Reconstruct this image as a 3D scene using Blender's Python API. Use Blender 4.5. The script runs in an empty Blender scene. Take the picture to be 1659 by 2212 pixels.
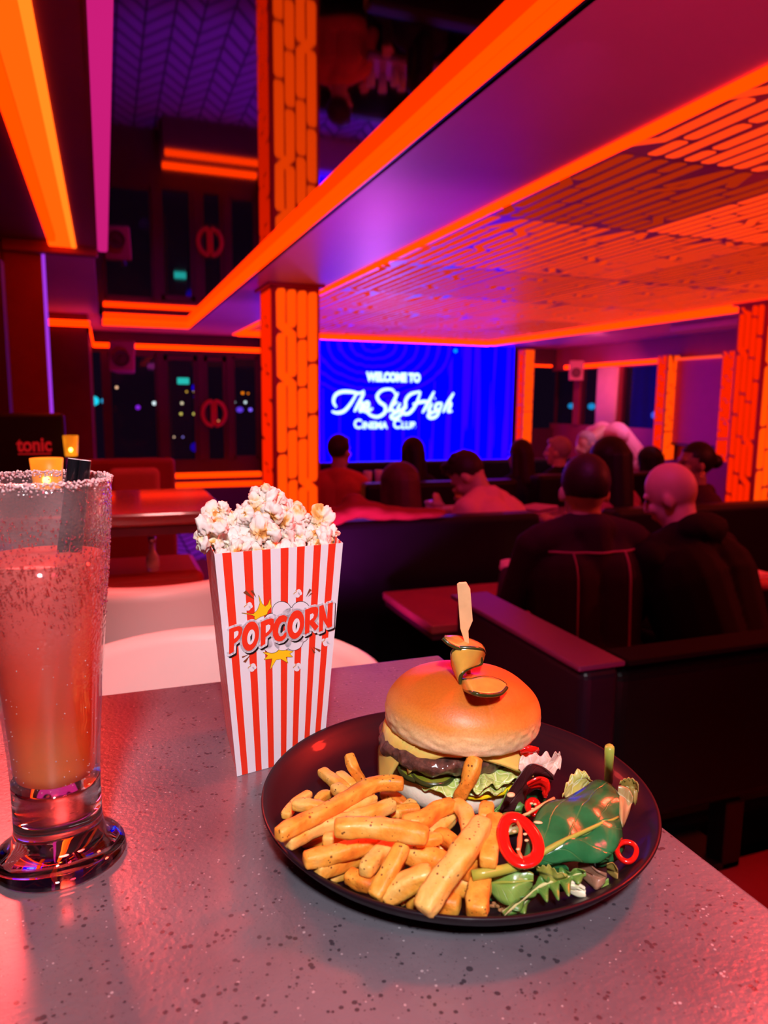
import bpy, bmesh, math, random
from mathutils import Vector, Matrix, noise
from mathutils.bvhtree import BVHTree
PI = math.pi
SC = bpy.context.scene
COL = SC.collection

# ------------------------------------------------------------------ camera
W, H, F = 1659, 2212, 1600.0
CAM = Vector((0, 0, 1.49))
_yw = Vector((225 - W / 2, -(862 - H / 2), -F)).normalized()      # world +Y seen from the camera
_hd = Vector((math.cos(.0105), -math.sin(.0105), 0))
_up = _hd.cross(_yw).normalized()
_xw = _yw.cross(_up)
ROT = Matrix((_xw, _yw, _up))                                      # camera -> world
cd = bpy.data.cameras.new('camera')
cam = bpy.data.objects.new('camera', cd); COL.objects.link(cam)
cam.matrix_world = Matrix.Translation(CAM) @ ROT.to_4x4()
cd.sensor_fit = 'VERTICAL'; cd.sensor_height = 36.0; cd.sensor_width = 27.0
cd.lens = 36.0 * F / H
cd.clip_start = .02; cd.clip_end = 300
cd.dof.use_dof = True; cd.dof.focus_distance = .56; cd.dof.aperture_fstop = 8.5
SC.camera = cam

# ------------------------------------------------------------------ world, exposure, lamps
wd = bpy.data.worlds.new('night'); SC.world = wd; wd.use_nodes = True
wd.node_tree.nodes['Background'].inputs[0].default_value = (.012, .004, .018, 1)
wd.node_tree.nodes['Background'].inputs[1].default_value = .35
SC.view_settings.view_transform = 'Standard'
SC.view_settings.look = 'None'
SC.view_settings.exposure = 0.0
SC.view_settings.gamma = 1.0
SC.view_settings.use_curve_mapping = False
SC.cycles.use_denoising = True
SC.cycles.max_bounces = 10
SC.cycles.transmission_bounces = 10
SC.cycles.transparent_max_bounces = 12
SC.cycles.caustics_refractive = False
SC.cycles.caustics_reflective = False
SC.cycles.sample_clamp_indirect = 6.0

def lamp(kind, name, loc, target, energy, color, size=.1, spot=40, blend=.5, size_y=None):
    ld = bpy.data.lights.new(name, kind); ld.energy = energy; ld.color = color
    if kind == 'SPOT':
        ld.spot_size = math.radians(spot); ld.spot_blend = blend; ld.shadow_soft_size = size
    elif kind == 'AREA':
        ld.shape = 'RECTANGLE'; ld.size = size; ld.size_y = size_y or size
    else:
        ld.shadow_soft_size = size
    o = bpy.data.objects.new(name, ld); COL.objects.link(o); o.location = loc
    d = Vector(target) - Vector(loc)
    o.rotation_euler = d.to_track_quat('-Z', 'Y').to_euler()
    return o
# unseen key spot above and behind the camera, added to light the table setting
lamp('SPOT', 'table_key_fill', (-.12, -.55, 2.28), (.17, .50, 1.25), 100, (.93, .95, 1), .07, 40, .7)
# unseen fill spots added for the red on the table and pink on chairs
lamp('SPOT', 'red_side_fill', (1.35, .75, 2.28), (.33, .34, 1.20), 150, (1, .03, .015), .10, 48, .8)
lamp('SPOT', 'red_back_fill', (-.25, 2.0, 2.25), (.0, .9, 1.1), 95, (1, .06, .05), .15, 95, .8)
lamp('SPOT', 'pink_chair_light', (.25, .55, 2.3), (.12, 1.45, 1.0), 60, (1, .34, .32), .1, 46, .8)
lamp('SPOT', 'red_table_wash', (.45, -.55, 2.28), (.0, .25, 1.2), 24, (1, .035, .09), .1, 62, .9)
lamp('SPOT', 'waiter_fill', (4.5, 4.7, 2.28), (4.1, 5.6, 1.1), 60, (1, .30, .70), .08, 42, .6)  # added pink fill on the waiter's shirt
# unseen spots added to colour soffit, carpet, step, audience, far ceiling and corner
lamp('SPOT', 'soffit_fill_red', (.80, .2, .5), (1.5, 1.6, 2.34), 80, (1, .04, .16), .1, 70, .9)
lamp('SPOT', 'soffit_fill_magenta', (.80, 2.4, .5), (1.5, 4.2, 2.34), 115, (.75, .05, .75), .1, 75, .9)
lamp('SPOT', 'soffit_fill_violet', (.80, 6.2, .3), (1.4, 8.0, 2.34), 90, (.45, .03, 1), .1, 80, .9)
lamp('SPOT', 'soffit_fill_right', (5.9, 3.2, .5), (5.8, 5.4, 2.34), 60, (1, .05, .25), .1, 90, .9)
lamp('SPOT', 'carpet_fill_violet', (1.15, 7.6, 2.3), (1.1, 8.4, 0), 95, (.40, .08, 1), .1, 80, .6)
lamp('SPOT', 'step_fill_red', (1.9, .1, 2.28), (1.2, .6, .3), 60, (1, .03, .02), .1, 50, .8)
lamp('SPOT', 'audience_wash_red', (4.6, 1.2, 2.28), (1.9, 2.8, 1.1), 120, (1, .05, .05), .1, 90, .8)
lamp('SPOT', 'stage_ceiling_fill', (3.2, 8.9, .6), (3.0, 7.4, 2.4), 110, (.80, .16, 1), .1, 100, .9)
lamp('SPOT', 'audience_wash_pink', (1.1, 1.6, 2.30), (1.9, 3.4, 1.1), 44, (.8, .06, .55), .1, 85, .8)
lamp('SPOT', 'back_corner_wash', (5.6, 7.6, 2.30), (6.3, 9.4, 1.3), 110, (1, .16, .34), .1, 100, .8)

def ray(x, y):
    return (ROT @ Vector((x - W / 2, -(y - H / 2), -F))).normalized()
def at(x, y, z=None, Y=None, X=None):
    """the point of the room seen at photo pixel (x, y) on a given level plane or wall plane"""
    d = ray(x, y)
    t = (z - CAM.z) / d.z if z is not None else (Y / d.y if Y is not None else X / d.x)
    return CAM + d * t
def on_plane(x, y, p, n):
    d = ray(x, y); return CAM + d * ((p - CAM).dot(n) / d.dot(n))

# ------------------------------------------------------------------ object helpers
def link(name, me, parent=None, mats=()):
    o = bpy.data.objects.new(name, me); COL.objects.link(o)
    for m in mats: me.materials.append(m)
    if parent is not None: o.parent = parent
    return o
def thing(name, label, cat, loc=(0, 0, 0), rz=0, group=None):
    o = bpy.data.objects.new(name, None); COL.objects.link(o); o.empty_display_size = .02
    o.location = loc; o.rotation_euler = (0, 0, rz); o['label'] = label; o['category'] = cat
    if group: o['group'] = group
    return o
def tag(o, label, cat, group=None):
    o['label'] = label; o['category'] = cat
    if group: o['group'] = group
    return o
def struct(o): o['kind'] = 'structure'; return o

class MB:
    def __init__(s): s.bm = bmesh.new(); s.mi = 0
    def add(s, vs, fs):
        v = [s.bm.verts.new(p) for p in vs]
        for f in fs:
            try:
                q = s.bm.faces.new([v[i] for i in f]); q.material_index = s.mi
            except ValueError: pass
        return v
    def box(s, a, b):
        (x0, y0, z0), (x1, y1, z1) = a, b
        if x0 > x1: x0, x1 = x1, x0
        if y0 > y1: y0, y1 = y1, y0
        if z0 > z1: z0, z1 = z1, z0
        s.add([(x0,y0,z0),(x1,y0,z0),(x1,y1,z0),(x0,y1,z0),(x0,y0,z1),(x1,y0,z1),(x1,y1,z1),(x0,y1,z1)],
              [(0,3,2,1),(4,5,6,7),(0,1,5,4),(1,2,6,5),(2,3,7,6),(3,0,4,7)])
        return s
    def loft(s, rings, cap=True, closed=True):
        n = len(rings[0]); V = [[s.bm.verts.new(p) for p in r] for r in rings]
        m = n if closed else n - 1
        for a, b in zip(V, V[1:]):
            for i in range(m):
                j = (i + 1) % n
                q = s.bm.faces.new((a[i], a[j], b[j], b[i])); q.material_index = s.mi
        if cap and closed:
            for r, rev in ((V[0], True), (V[-1], False)):
                q = s.bm.faces.new(list(reversed(r)) if rev else r); q.material_index = s.mi
        return s
    def lathe(s, prof, c=(0, 0, 0), seg=48, cap=False, M=None):
        rings = []
        for r, z in prof:
            ring = [Vector((r * math.cos(2*PI*i/seg), r * math.sin(2*PI*i/seg), z)) for i in range(seg)]
            rings.append([(M @ p if M else p) + Vector(c) for p in ring])
        s.loft(rings, cap); return s
    def tube(s, pts, rad, seg=12, cap=True):
        pts = [Vector(p) for p in pts]
        if not hasattr(rad, '__len__'): rad = [rad] * len(pts)
        rings = []; prev = None
        for i, p in enumerate(pts):
            t = (pts[min(i+1, len(pts)-1)] - pts[max(i-1, 0)]).normalized()
            if prev is None:
                u = t.cross(Vector((0, 0, 1)) if abs(t.z) < .9 else Vector((1, 0, 0))).normalized()
            else: u = (prev - t * prev.dot(t)).normalized()
            prev = u; v = t.cross(u)
            rings.append([p + (u * math.cos(2*PI*k/seg) + v * math.sin(2*PI*k/seg)) * rad[i] for k in range(seg)])
        s.loft(rings, cap); return s
    def ring(s, c, R, r, axis='Z', n=40, seg=10, M=None):
        rs = []
        for i in range(n):
            a = 2*PI*i/n; row = []
            for k in range(seg):
                b = 2*PI*k/seg; q = R + r*math.cos(b)
                p = Vector((q*math.cos(a), q*math.sin(a), r*math.sin(b)))
                if axis == 'Y': p = Vector((p.x, p.z, p.y))
                if axis == 'X': p = Vector((p.z, p.x, p.y))
                if M: p = M @ p
                row.append(s.bm.verts.new(p + Vector(c)))
            rs.append(row)
        for i in range(n):
            for k in range(seg):
                f = s.bm.faces.new((rs[i][k], rs[(i+1)%n][k], rs[(i+1)%n][(k+1)%seg], rs[i][(k+1)%seg])); f.material_index = s.mi
        return s
    def ell(s, c, r, R=None, sub=2):
        b = bmesh.new(); bmesh.ops.create_icosphere(b, subdivisions=sub, radius=1)
        vs = [Vector((v.co.x*r[0], v.co.y*r[1], v.co.z*r[2])) for v in b.verts]
        if R: vs = [R @ v for v in vs]
        s.add([v + Vector(c) for v in vs], [[v.index for v in f.verts] for f in b.faces]); b.free(); return s
    def cap(s, p0, p1, r0, r1, seg=14):
        p0, p1 = Vector(p0), Vector(p1); d = p1 - p0
        if d.length < 1e-6: d = Vector((0, 0, 1e-4))
        t = d.normalized(); n = 5; P = []; Rr = []
        for i in range(n):
            a = PI/2 * (1 - i/(n-.001)); P.append(p0 - t*r0*math.sin(a)); Rr.append(max(r0*math.cos(a), 1e-4))
        for i in range(n):
            a = PI/2 * i/(n-1); P.append(p1 + t*r1*math.sin(a)); Rr.append(max(r1*math.cos(a), 1e-4))
        u = t.cross(Vector((0, 0, 1)) if abs(t.z) < .9 else Vector((1, 0, 0))).normalized(); v = t.cross(u)
        s.loft([[p + (u*math.cos(2*PI*k/seg) + v*math.sin(2*PI*k/seg))*r for k in range(seg)] for p, r in zip(P, Rr)]); return s
    def prism(s, poly, fr, depth):
        """poly: 2-D points; fr: function (u, v, w) -> 3-D point"""
        n = len(poly)
        s.add([fr(u, v, 0) for u, v in poly] + [fr(u, v, depth) for u, v in poly],
              [list(range(n))[::-1], list(range(n, 2*n))] + [(i, (i+1) % n, n+(i+1) % n, n+i) for i in range(n)])
        return s
    def build(s, name, mat, parent=None, smooth=False, bevel=0, bseg=2, sub=0, solid=0, angle=None):
        bmesh.ops.recalc_face_normals(s.bm, faces=s.bm.faces)
        me = bpy.data.meshes.new(name); s.bm.to_mesh(me); s.bm.free()
        mats = mat if isinstance(mat, (list, tuple)) else [mat]
        o = link(name, me, parent, mats)
        if smooth:
            for p in me.polygons: p.use_smooth = True
        if angle is not None:
            me.polygons.foreach_set('use_smooth', [True]*len(me.polygons)); me.set_sharp_from_angle(angle=math.radians(angle))
        if solid:
            m = o.modifiers.new('thickness', 'SOLIDIFY'); m.thickness = solid; m.offset = 0
        if bevel:
            m = o.modifiers.new('bevel', 'BEVEL'); m.width = bevel; m.segments = bseg; m.limit_method = 'ANGLE'
            m.harden_normals = False
        if sub:
            m = o.modifiers.new('sub', 'SUBSURF'); m.levels = sub; m.render_levels = sub
        return o

def remeshed(mb, name, mat, voxel, parent=None, smooth_it=2, color_fn=None):
    """closed shells joined into one continuous skin"""
    me = bpy.data.meshes.new(name); bmesh.ops.recalc_face_normals(mb.bm, faces=mb.bm.faces); mb.bm.to_mesh(me); mb.bm.free()
    t = bpy.data.objects.new('tmp', me); COL.objects.link(t)
    m = t.modifiers.new('r', 'REMESH'); m.mode = 'VOXEL'; m.voxel_size = voxel; m.use_smooth_shade = True
    if smooth_it:
        k = t.modifiers.new('s', 'SMOOTH'); k.iterations = smooth_it; k.factor = .5
    dg = bpy.context.evaluated_depsgraph_get(); dg.update()
    nm = bpy.data.meshes.new_from_object(t.evaluated_get(dg)); nm.name = name
    bpy.data.objects.remove(t); bpy.data.meshes.remove(me)
    nm.materials.clear()
    o = link(name, nm, parent, [mat])
    for p in nm.polygons: p.use_smooth = True
    return o

def copy_tree(o, parent=None):
    c = o.copy(); COL.objects.link(c)
    if parent is not None: c.parent = parent
    for ch in [x for x in o.children]: copy_tree(ch, c)
    return c

# ------------------------------------------------------------------ material helpers
def newmat(name):
    m = bpy.data.materials.new(name); m.use_nodes = True
    nt = m.node_tree; return m, nt, nt.nodes['Principled BSDF'], nt.links
def mat(name, col, rough=.5, metal=0, coat=0, crough=.06, bump=0, bscale=60, var=0, vscale=8, sss=0, trans=0, ior=1.45, spec=.5, sheen=0, emis=None, es=0, coords='Object', bdist=.002):
    m, nt, b, L = newmat(name)
    b.inputs['Base Color'].default_value = (*col, 1); b.inputs['Roughness'].default_value = rough
    b.inputs['Metallic'].default_value = metal; b.inputs['Coat Weight'].default_value = coat
    b.inputs['Coat Roughness'].default_value = crough
    b.inputs['Specular IOR Level'].default_value = spec; b.inputs['IOR'].default_value = ior
    b.inputs['Transmission Weight'].default_value = trans
    b.inputs['Sheen Weight'].default_value = sheen
    if sss:
        b.inputs['Subsurface Weight'].default_value = sss; b.inputs['Subsurface Scale'].default_value = .006
    if emis: b.inputs['Emission Color'].default_value = (*emis, 1); b.inputs['Emission Strength'].default_value = es
    tc = nt.nodes.new('ShaderNodeTexCoord')
    if var:
        n = nt.nodes.new('ShaderNodeTexNoise'); n.inputs['Scale'].default_value = vscale; n.inputs['Detail'].default_value = 5
        L.new(tc.outputs[coords], n.inputs['Vector'])
        r = nt.nodes.new('ShaderNodeMixRGB')
        r.inputs[1].default_value = (*[max(0, c*(1-var)) for c in col], 1); r.inputs[2].default_value = (*[min(1, c*(1+var)) for c in col], 1)
        L.new(n.outputs[0], r.inputs[0]); L.new(r.outputs[0], b.inputs['Base Color'])
    if bump:
        n = nt.nodes.new('ShaderNodeTexNoise'); n.inputs['Scale'].default_value = bscale; n.inputs['Detail'].default_value = 6
        L.new(tc.outputs[coords], n.inputs['Vector'])
        u = nt.nodes.new('ShaderNodeBump'); u.inputs['Strength'].default_value = bump; u.inputs['Distance'].default_value = bdist
        L.new(n.outputs[0], u.inputs['Height']); L.new(u.outputs[0], b.inputs['Normal'])
    return m
def emit(name, col, s=1.0):
    m = bpy.data.materials.new(name); m.use_nodes = True; nt = m.node_tree
    for n in list(nt.nodes): nt.nodes.remove(n)
    e = nt.nodes.new('ShaderNodeEmission'); e.inputs[0].default_value = (*col, 1); e.inputs[1].default_value = s
    o = nt.nodes.new('ShaderNodeOutputMaterial'); nt.links.new(e.outputs[0], o.inputs[0]); return m
def nd(nt, t, **kw):
    n = nt.nodes.new(t)
    for k, v in kw.items(): setattr(n, k, v)
    return n
def ramp(nt, src, stops):
    r = nt.nodes.new('ShaderNodeValToRGB'); el = r.color_ramp.elements
    while len(el) < len(stops): el.new(.5)
    for e, (p, c) in zip(el, stops): e.position = p; e.color = (*c, 1)
    nt.links.new(src, r.inputs[0]); return r

LED = emit('orange_led', (1, .019, .0), 4.6)
LED_SLOT = emit('column_led_slot', (1, .060, .001), 1.35)
LED_SIDE = emit('column_led_slot_side', (1, .016, .0), 1.0)
MAROON = mat('maroon_paint', (.30, .03, .05), .55, var=.15, vscale=3)
SOFFIT = mat('soffit_satin_paint', (.66, .30, .42), .40, var=.12, vscale=2, bump=.05, bscale=30)
DARKTRIM = mat('dark_trim', (.10, .012, .03), .45, var=.2)
BLACKLEA = mat('black_leather', (.006, .005, .006), .42, bump=.3, bscale=160, var=.3, spec=.2)
WHITELEA = mat('white_leather', (.72, .60, .58), .42, bump=.15, bscale=140, var=.06, vscale=5)
BRASS = mat('dark_metal', (.05, .04, .045), .35, metal=.8, var=.2)
# ------------------------------------------------------------------ ROOM SHELL
SZ = 2.34                      # soffit level
MZ = 2.412                     # mirror ceiling level
# carpet: chevron tiles in purple
m, nt, b, L = newmat('chevron_carpet')
tc = nd(nt, 'ShaderNodeTexCoord'); sx = nd(nt, 'ShaderNodeSeparateXYZ'); L.new(tc.outputs['Object'], sx.inputs[0])
def math_(nt, op, a, b_=None, c=None):
    n = nt.nodes.new('ShaderNodeMath'); n.operation = op
    for i, v in enumerate((a, b_, c)):
        if v is None: continue
        if isinstance(v, (int, float)): n.inputs[i].default_value = v
        else: nt.links.new(v, n.inputs[i])
    return n.outputs[0]
zig = math_(nt, 'PINGPONG', sx.outputs['X'], .24)
v = math_(nt, 'ADD', sx.outputs['Y'], math_(nt, 'MULTIPLY', zig, 1.5))
row = math_(nt, 'PINGPONG', v, .13)
seam = math_(nt, 'GREATER_THAN', row, .030)
col_ = math_(nt, 'GREATER_THAN', math_(nt, 'PINGPONG', sx.outputs['X'], .12), .010)
msk = math_(nt, 'MULTIPLY', seam, col_)
mix = nd(nt, 'ShaderNodeMixRGB'); L.new(msk, mix.inputs[0])
mix.inputs[1].default_value = (.015, .004, .03, 1); mix.inputs[2].default_value = (.26, .09, .42, 1)
L.new(mix.outputs[0], b.inputs['Base Color']); b.inputs['Roughness'].default_value = .85
CARPET = m
struct(MB().box((-.8, -1.2, -.06), (7.2, 10.8, 0)).build('floor', CARPET))
PLAT = mat('platform_boards', (.16, .05, .06), .5, var=.3, vscale=6)
struct(MB().box((-.5, -1.2, .0), (.62, 4.9, .45)).build('trim_1', PLAT))

# soffit slabs (underside at SZ); the mirror field is recessed above them
s = MB()
s.box((1.0, -1.2, SZ), (1.65, 10.2, SZ + .12))            # strip between mirror and light ceiling
s.box((1.65, 9.95, SZ), (5.45, 10.2, SZ + .12))
s.box((5.36, -1.2, SZ), (6.7, 10.2, SZ + .12))            # right-hand strip
s.box((-.5, 9.45, SZ), (1.0, 10.2, SZ + .12))             # far side of the mirror
struct(s.build('ceiling', SOFFIT))
MIR = mat('mirror_ceiling', (.44, .40, .46), .035, metal=1)
struct(MB().box((.03, -1.2, MZ), (1.0, 9.45, MZ + .02)).build('ceiling_mirror', MIR))
LACQ = mat('light_ceiling_lacquer', (.28, .07, .18), .45, crough=.28, coat=.9, var=.1)
CEZ = 2.40
struct(MB().box((1.65, -1.2, CEZ), (5.36, 9.95, CEZ + .05)).build('ceiling_recess', LACQ))
struct(MB().box((-.9, -1.2, 2.52), (7.2, 10.8, 2.58)).build('ceiling_slab', DARKTRIM))

def strip(name, label, a, b, mt=LED, grooves=True, cat='light strip', axis='z', group=None):
    """LED strip in a slim two-lane channel"""
    t = thing(name, label, cat, group=group)
    (x0, y0, z0), (x1, y1, z1) = a, b
    m1 = MB(); m2 = MB()
    h = z1 - z0; g = h * .05
    zc = z0 + h*.48
    m1.box((x0, y0, z0), (x1, y1, zc - g)); m1.box((x0, y0, zc + g), (x1, y1, z1))
    e = .006
    m2.box((x0 + e, y0 + e, z0 + .002), (x1 + e, y1 + e, z1 - .002)) if axis == 'z' else None
    m1.build('diffuser', mt, t, bevel=.004)
    if axis == 'z': m2.build('channel', MAROON, t)
    return t
# fascia bands
def band(name, label, p0, p1, z0, z1, out, mt=LED, lanes=(.0, .45, .56, 1.), th=.018):
    """vertical light band from p0 to p1 (XY), facing 'out' (XY unit)"""
    t = thing(name, label, 'light strip', (p0[0], p0[1], z0))
    a = Vector((p0[0], p0[1], 0)); bb = Vector((p1[0], p1[1], 0)); o = Vector((out[0], out[1], 0)); base = Vector(t.location)
    m1 = MB()
    for k in range(0, len(lanes), 2):
        za, zb = z0 + (z1-z0)*lanes[k], z0 + (z1-z0)*lanes[k+1]
        r = []
        for p in (a, bb):
            r.append([p + Vector((0,0,za)) - base, p + o*th + Vector((0,0,za)) - base, p + o*th + Vector((0,0,zb)) - base, p + Vector((0,0,zb)) - base])
        m1.loft(r)
    m1.build('diffuser', mt, t, bevel=.004)
    m2 = MB(); r = []
    for p in (a, bb):
        r.append([p - o*.02 + Vector((0,0,z0)) - base, p + o*th*.4 + Vector((0,0,z0)) - base, p + o*th*.4 + Vector((0,0,z1)) - base, p - o*.02 + Vector((0,0,z1)) - base])
    m2.loft(r); m2.build('channel', BRASS, t)
    return t
band('light_band', 'long orange light band edging the mirror ceiling on the pillar side', (.995, -1.1), (.995, 9.44), 2.340, 2.415, (-1, 0))
band('light_band', 'short orange light band at the far end of the mirror ceiling', (.98, 9.44), (.02, 9.44), 2.340, 2.411, (0, -1))
band('light_band', 'orange light band along the left edge of the patterned light ceiling', (1.652, -1.1), (1.652, 9.94), 2.335, 2.395, (1, 0), lanes=(0, 1))
band('light_band', 'orange light band along the right edge of the patterned light ceiling', (5.358, -1.1), (5.358, 9.94), 2.335, 2.395, (-1, 0), lanes=(0, .7, .75, 1))
band('light_band', 'orange light band above the top of the blue screen', (1.66, 9.94), (5.35, 9.94), 2.32, 2.395, (0, -1), lanes=(0, 1))
# the two horizontal lips that make the first two bands read from below
for nm, lb, a, b_ in (('light_lip', 'slim orange light lip under the band left of the light ceiling', (1.600, -1.1, 2.330), (1.652, 9.94, 2.3395)),
                      ('light_lip', 'slim orange light lip under the band right of the light ceiling', (5.358, -1.1, 2.330), (5.45, 9.94, 2.3395))):
    tag(MB().box(a, b_).build(nm, LED, bevel=.002), lb, 'light strip')

# left cove: stepped orange trough over the window side
t = thing('cove_light', 'broad stepped orange light cove at the top left over the windows', 'cove light', (-.2, 1.8, 2.34))
m1 = MB(); m1.box((-.055, -3.0, .0), (-.014, 2.92, .035)); m1.build('trough', LED, t, bevel=.006)
COVE2 = emit('cove_led_inner', (1, .040, .001), 3.4)
m1 = MB(); m1.box((-.009, -3.0, .01), (.056, 2.92, .05)); m1.build('diffuser', COVE2, t, bevel=.003)
m1 = MB(); m1.box((.061, -3.0, -.006), (.088, 2.92, .035)); m1.build('lip', emit('cove_led_lip', (1, .11, .006), 2.6), t, bevel=.004)
m1 = MB(); m1.box((-.055, 2.80, -.004), (.088, 2.92, .03)); m1.build('end_cap', COVE2, t, bevel=.004)
s = MB(); s.box((-.112, -1.2, 2.345), (-.008, 4.76, 2.45)); struct(s.build('trim_2', MAROON))
s = MB(); s.box((-.5, -1.2, 2.36), (-.255, 4.76, 2.45)); struct(s.build('trim_3', DARKTRIM))
MAG = emit('magenta_led', (.60, .012, .19), 1.0)
t = thing('light_tube', 'magenta light tube along the window side of the mirror ceiling', 'light strip', (.0, 1.8, 2.33))
MB().box((0, -3, .0), (.055, 2.96, .05)).build('diffuser', MAG, t, bevel=.015, bseg=4)
MB().box((-.008, -3, .012), (.0, 2.96, .06)).build('channel', MAROON, t)
s = MB(); s.box((-.5, 4.76, 2.31), (-.02, 9.45, 2.45)); struct(s.build('trim_4', SOFFIT))
s = MB(); s.box((-.5, 4.72, 2.30), (.0, 4.80, 2.40)); struct(s.build('trim_5', MAROON, bevel=.01))

# left wall with dark windows
GLASSN = mat('night_glass', (.004, .003, .008), .04, spec=.7)
s = MB(); s.box((-.56, -1.2, 0), (-.5, 10.6, 1.0)); s.box((-.56, -1.2, 2.2), (-.5, 10.6, 2.5))
for y in (-1.2, .4, 1.75, 3.1, 4.4): s.box((-.56, y, 1.0), (-.47, y + .16, 2.2))
s.box((-.56, 4.9, 1.0), (-.5, 10.6, 2.2))
struct(s.build('wall_left', DARKTRIM))
for i, y in enumerate((-1.04, .56, 1.91, 3.26)):
    w = struct(MB().box((-.54, y, 1.0), (-.53, y + 1.2, 2.2)).build('window_%d' % (i+1), GLASSN))
    f = MB(); f.box((-.545, y, 1.0), (-.50, y+.04, 2.2)); f.box((-.545, y+1.16, 1.0), (-.50, y+1.2, 2.2)); f.box((-.545, y, 1.0), (-.50, y+1.2, 1.05)); f.box((-.545, y, 2.15), (-.50, y+1.2, 2.2))
    f.build('window_frame', MAROON, w)
# pier with purple light edge
pr = thing('pier', 'dark red pier with a vertical purple light edge by the left windows', 'pier', (-.37, 4.78, 0))
MB().box((-.13, 0, .0), (.07, .10, 2.34)).build('shaft', mat('red_pier_paint', (.30, .02, .02), .4, var=.2), pr, bevel=.006)
PURP = emit('purple_led', (.30, .03, .62), 1.3)
MB().box((.07, .0, 1.36), (.088, .02, 2.34)).build('light_edge', PURP, pr, bevel=.006)
# far-left alcove
s = MB(); s.box((-.56, 8.0, 0), (-.12, 8.08, 2.34)); s.box((-.2, 8.08, 0), (-.12, 10.2, 2.34)); struct(s.build('wall_alcove', mat('red_panel', (.33, .03, .03), .45, var=.2)))
band('light_band', 'short orange light band on the wall left of the far windows', (-.5, 7.985), (-.10, 7.985), 2.185, 2.245, (0, -1))
band('light_band', 'orange light band turning the corner towards the far left windows', (-.11, 7.99), (-.11, 10.1), 2.13, 2.19, (1, 0))
band('light_band', 'orange light band above the far left windows, behind the wall speaker', (-.10, 10.166), (2.0, 10.166), 2.13, 2.19, (0, -1), lanes=(0, 1))
# back wall
s = MB()
s.box((-.2, 10.2, 0), (2.05, 10.28, .70)); s.box((-.2, 10.2, 2.08), (2.05, 10.28, 2.34))
s.box((2.0, 10.2, 0), (6.1, 10.28, 2.34)); s.box((6.1, 10.2, 2.05), (6.7, 10.28, 2.34)); s.box((6.1, 10.2, 0), (6.7, 10.28, 1.1))
for x in (-.2, -.02, .66, 1.17, 1.55, 1.97): s.box((x, 10.17, .70), (x + .08, 10.28, 2.08))
struct(s.build('wall_back', DARKTRIM))
clear, nt, b, L = newmat('window_glass')
b.inputs['Base Color'].default_value = (.02, .02, .03, 1); b.inputs['Roughness'].default_value = .03; b.inputs['Alpha'].default_value = .22
tcg = nd(nt, 'ShaderNodeTexCoord'); nz = nd(nt, 'ShaderNodeTexNoise'); nz.inputs['Scale'].default_value = 2.; L.new(tcg.outputs['Object'], nz.inputs['Vector'])
bp = nd(nt, 'ShaderNodeBump'); bp.inputs['Strength'].default_value = .02; L.new(nz.outputs[0], bp.inputs['Height']); L.new(bp.outputs[0], b.inputs['Normal'])
for i, (x0, x1) in enumerate(((.06, .66), (1.63, 1.97))):
    w = struct(MB().box((x0, 10.22, .70), (x1, 10.225, 2.08)).build('window_%d' % (i+5), clear))
    f = MB()
    for a, b_ in (((x0, .70), (x0+.03, 2.08)), ((x1-.03, .70), (x1, 2.08)), ((x0, .70), (x1, .74)), ((x0, 2.04), (x1, 2.08))): f.box((a[0], 10.2, a[1]), (b_[0], 10.24, b_[1]))
    f.build('window_frame', DARKTRIM, w)
# pair of glazed doors with round red pull handles
RINGM = mat('red_pull_handle', (.75, .05, .05), .35, var=.1, emis=(.5, .01, .01), es=.0)
for i, (x0, x1) in enumerate(((.74, 1.17), (1.25, 1.55))):
    w = struct(MB().box((x0, 10.22, .05), (x1, 10.225, 2.06)).build('door_%d' % (i+1), clear))
    f = MB()
    for a, b_ in (((x0, .05), (x0+.05, 2.06)), ((x1-.05, .05), (x1, 2.06)), ((x0, .05), (x1, .12)), ((x0, 2.0), (x1, 2.06))): f.box((a[0], 10.195, a[1]), (b_[0], 10.24, b_[1]))
    f.build('door_frame', DARKTRIM, w)
    c = at(462, 893, Y=10.12)
    h = MB(); n = 24; s0 = -1 if i == 0 else 1
    pts = [Vector((c.x + s0*(.02 + .13*math.sin(PI*k/n)), 10.12, c.z + .16*math.cos(PI*k/n))) for k in range(n+1)]
    h.tube(pts, .028, 10); h.tube([pts[0], pts[-1]], .022, 10)
    for q in (pts[0], pts[-1]): h.tube([q, q + Vector((0, .09, 0))], .012, 8)
    h.build('door_handle', RINGM, w, smooth=True)

# right wall, its windows, blind
s = MB(); s.box((6.7, -1.2, 0), (6.78, 10.3, 1.18)); s.box((6.7, -1.2, 2.0), (6.78, 10.3, 2.5))
for y in (-1.2, 5.9, 7.55, 8.55, 9.5): s.box((6.66, y, 1.18), (6.78, y+.14, 2.0))
s.box((6.7, -1.0, 1.18), (6.78, 5.9, 2.0))
struct(s.build('wall_right', mat('red_wall_right', (.42, .05, .07), .5, var=.12)))
for i, (y0, y1) in enumerate(((7.69, 8.55), (8.69, 9.5), (9.64, 10.2))):
    w = struct(MB().box((6.73, y0, 1.18), (6.735, y1, 2.0)).build('window_%d' % (i+7), clear))
    f = MB(); f.box((6.70, y0, 1.18), (6.75, y0+.03, 2.0)); f.box((6.70, y1-.03, 1.18), (6.75, y1, 2.0)); f.build('window_frame', DARKTRIM, w)
band('light_band', 'orange light band over the right windows beside the wall speaker', (6.70, 7.7), (6.70, 9.95), 2.02, 2.075, (-1, 0), lanes=(0, 1))
band('light_band', 'short orange light band in the corner right of the screen', (6.12, 10.197), (6.62, 10.197), 2.06, 2.09, (0, -1), lanes=(0, 1))
PINKC = mat('pink_curtain', (.85, .45, .42), .7, var=.1, bump=.1)
cu = MB(); n = 30; r = []
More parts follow.
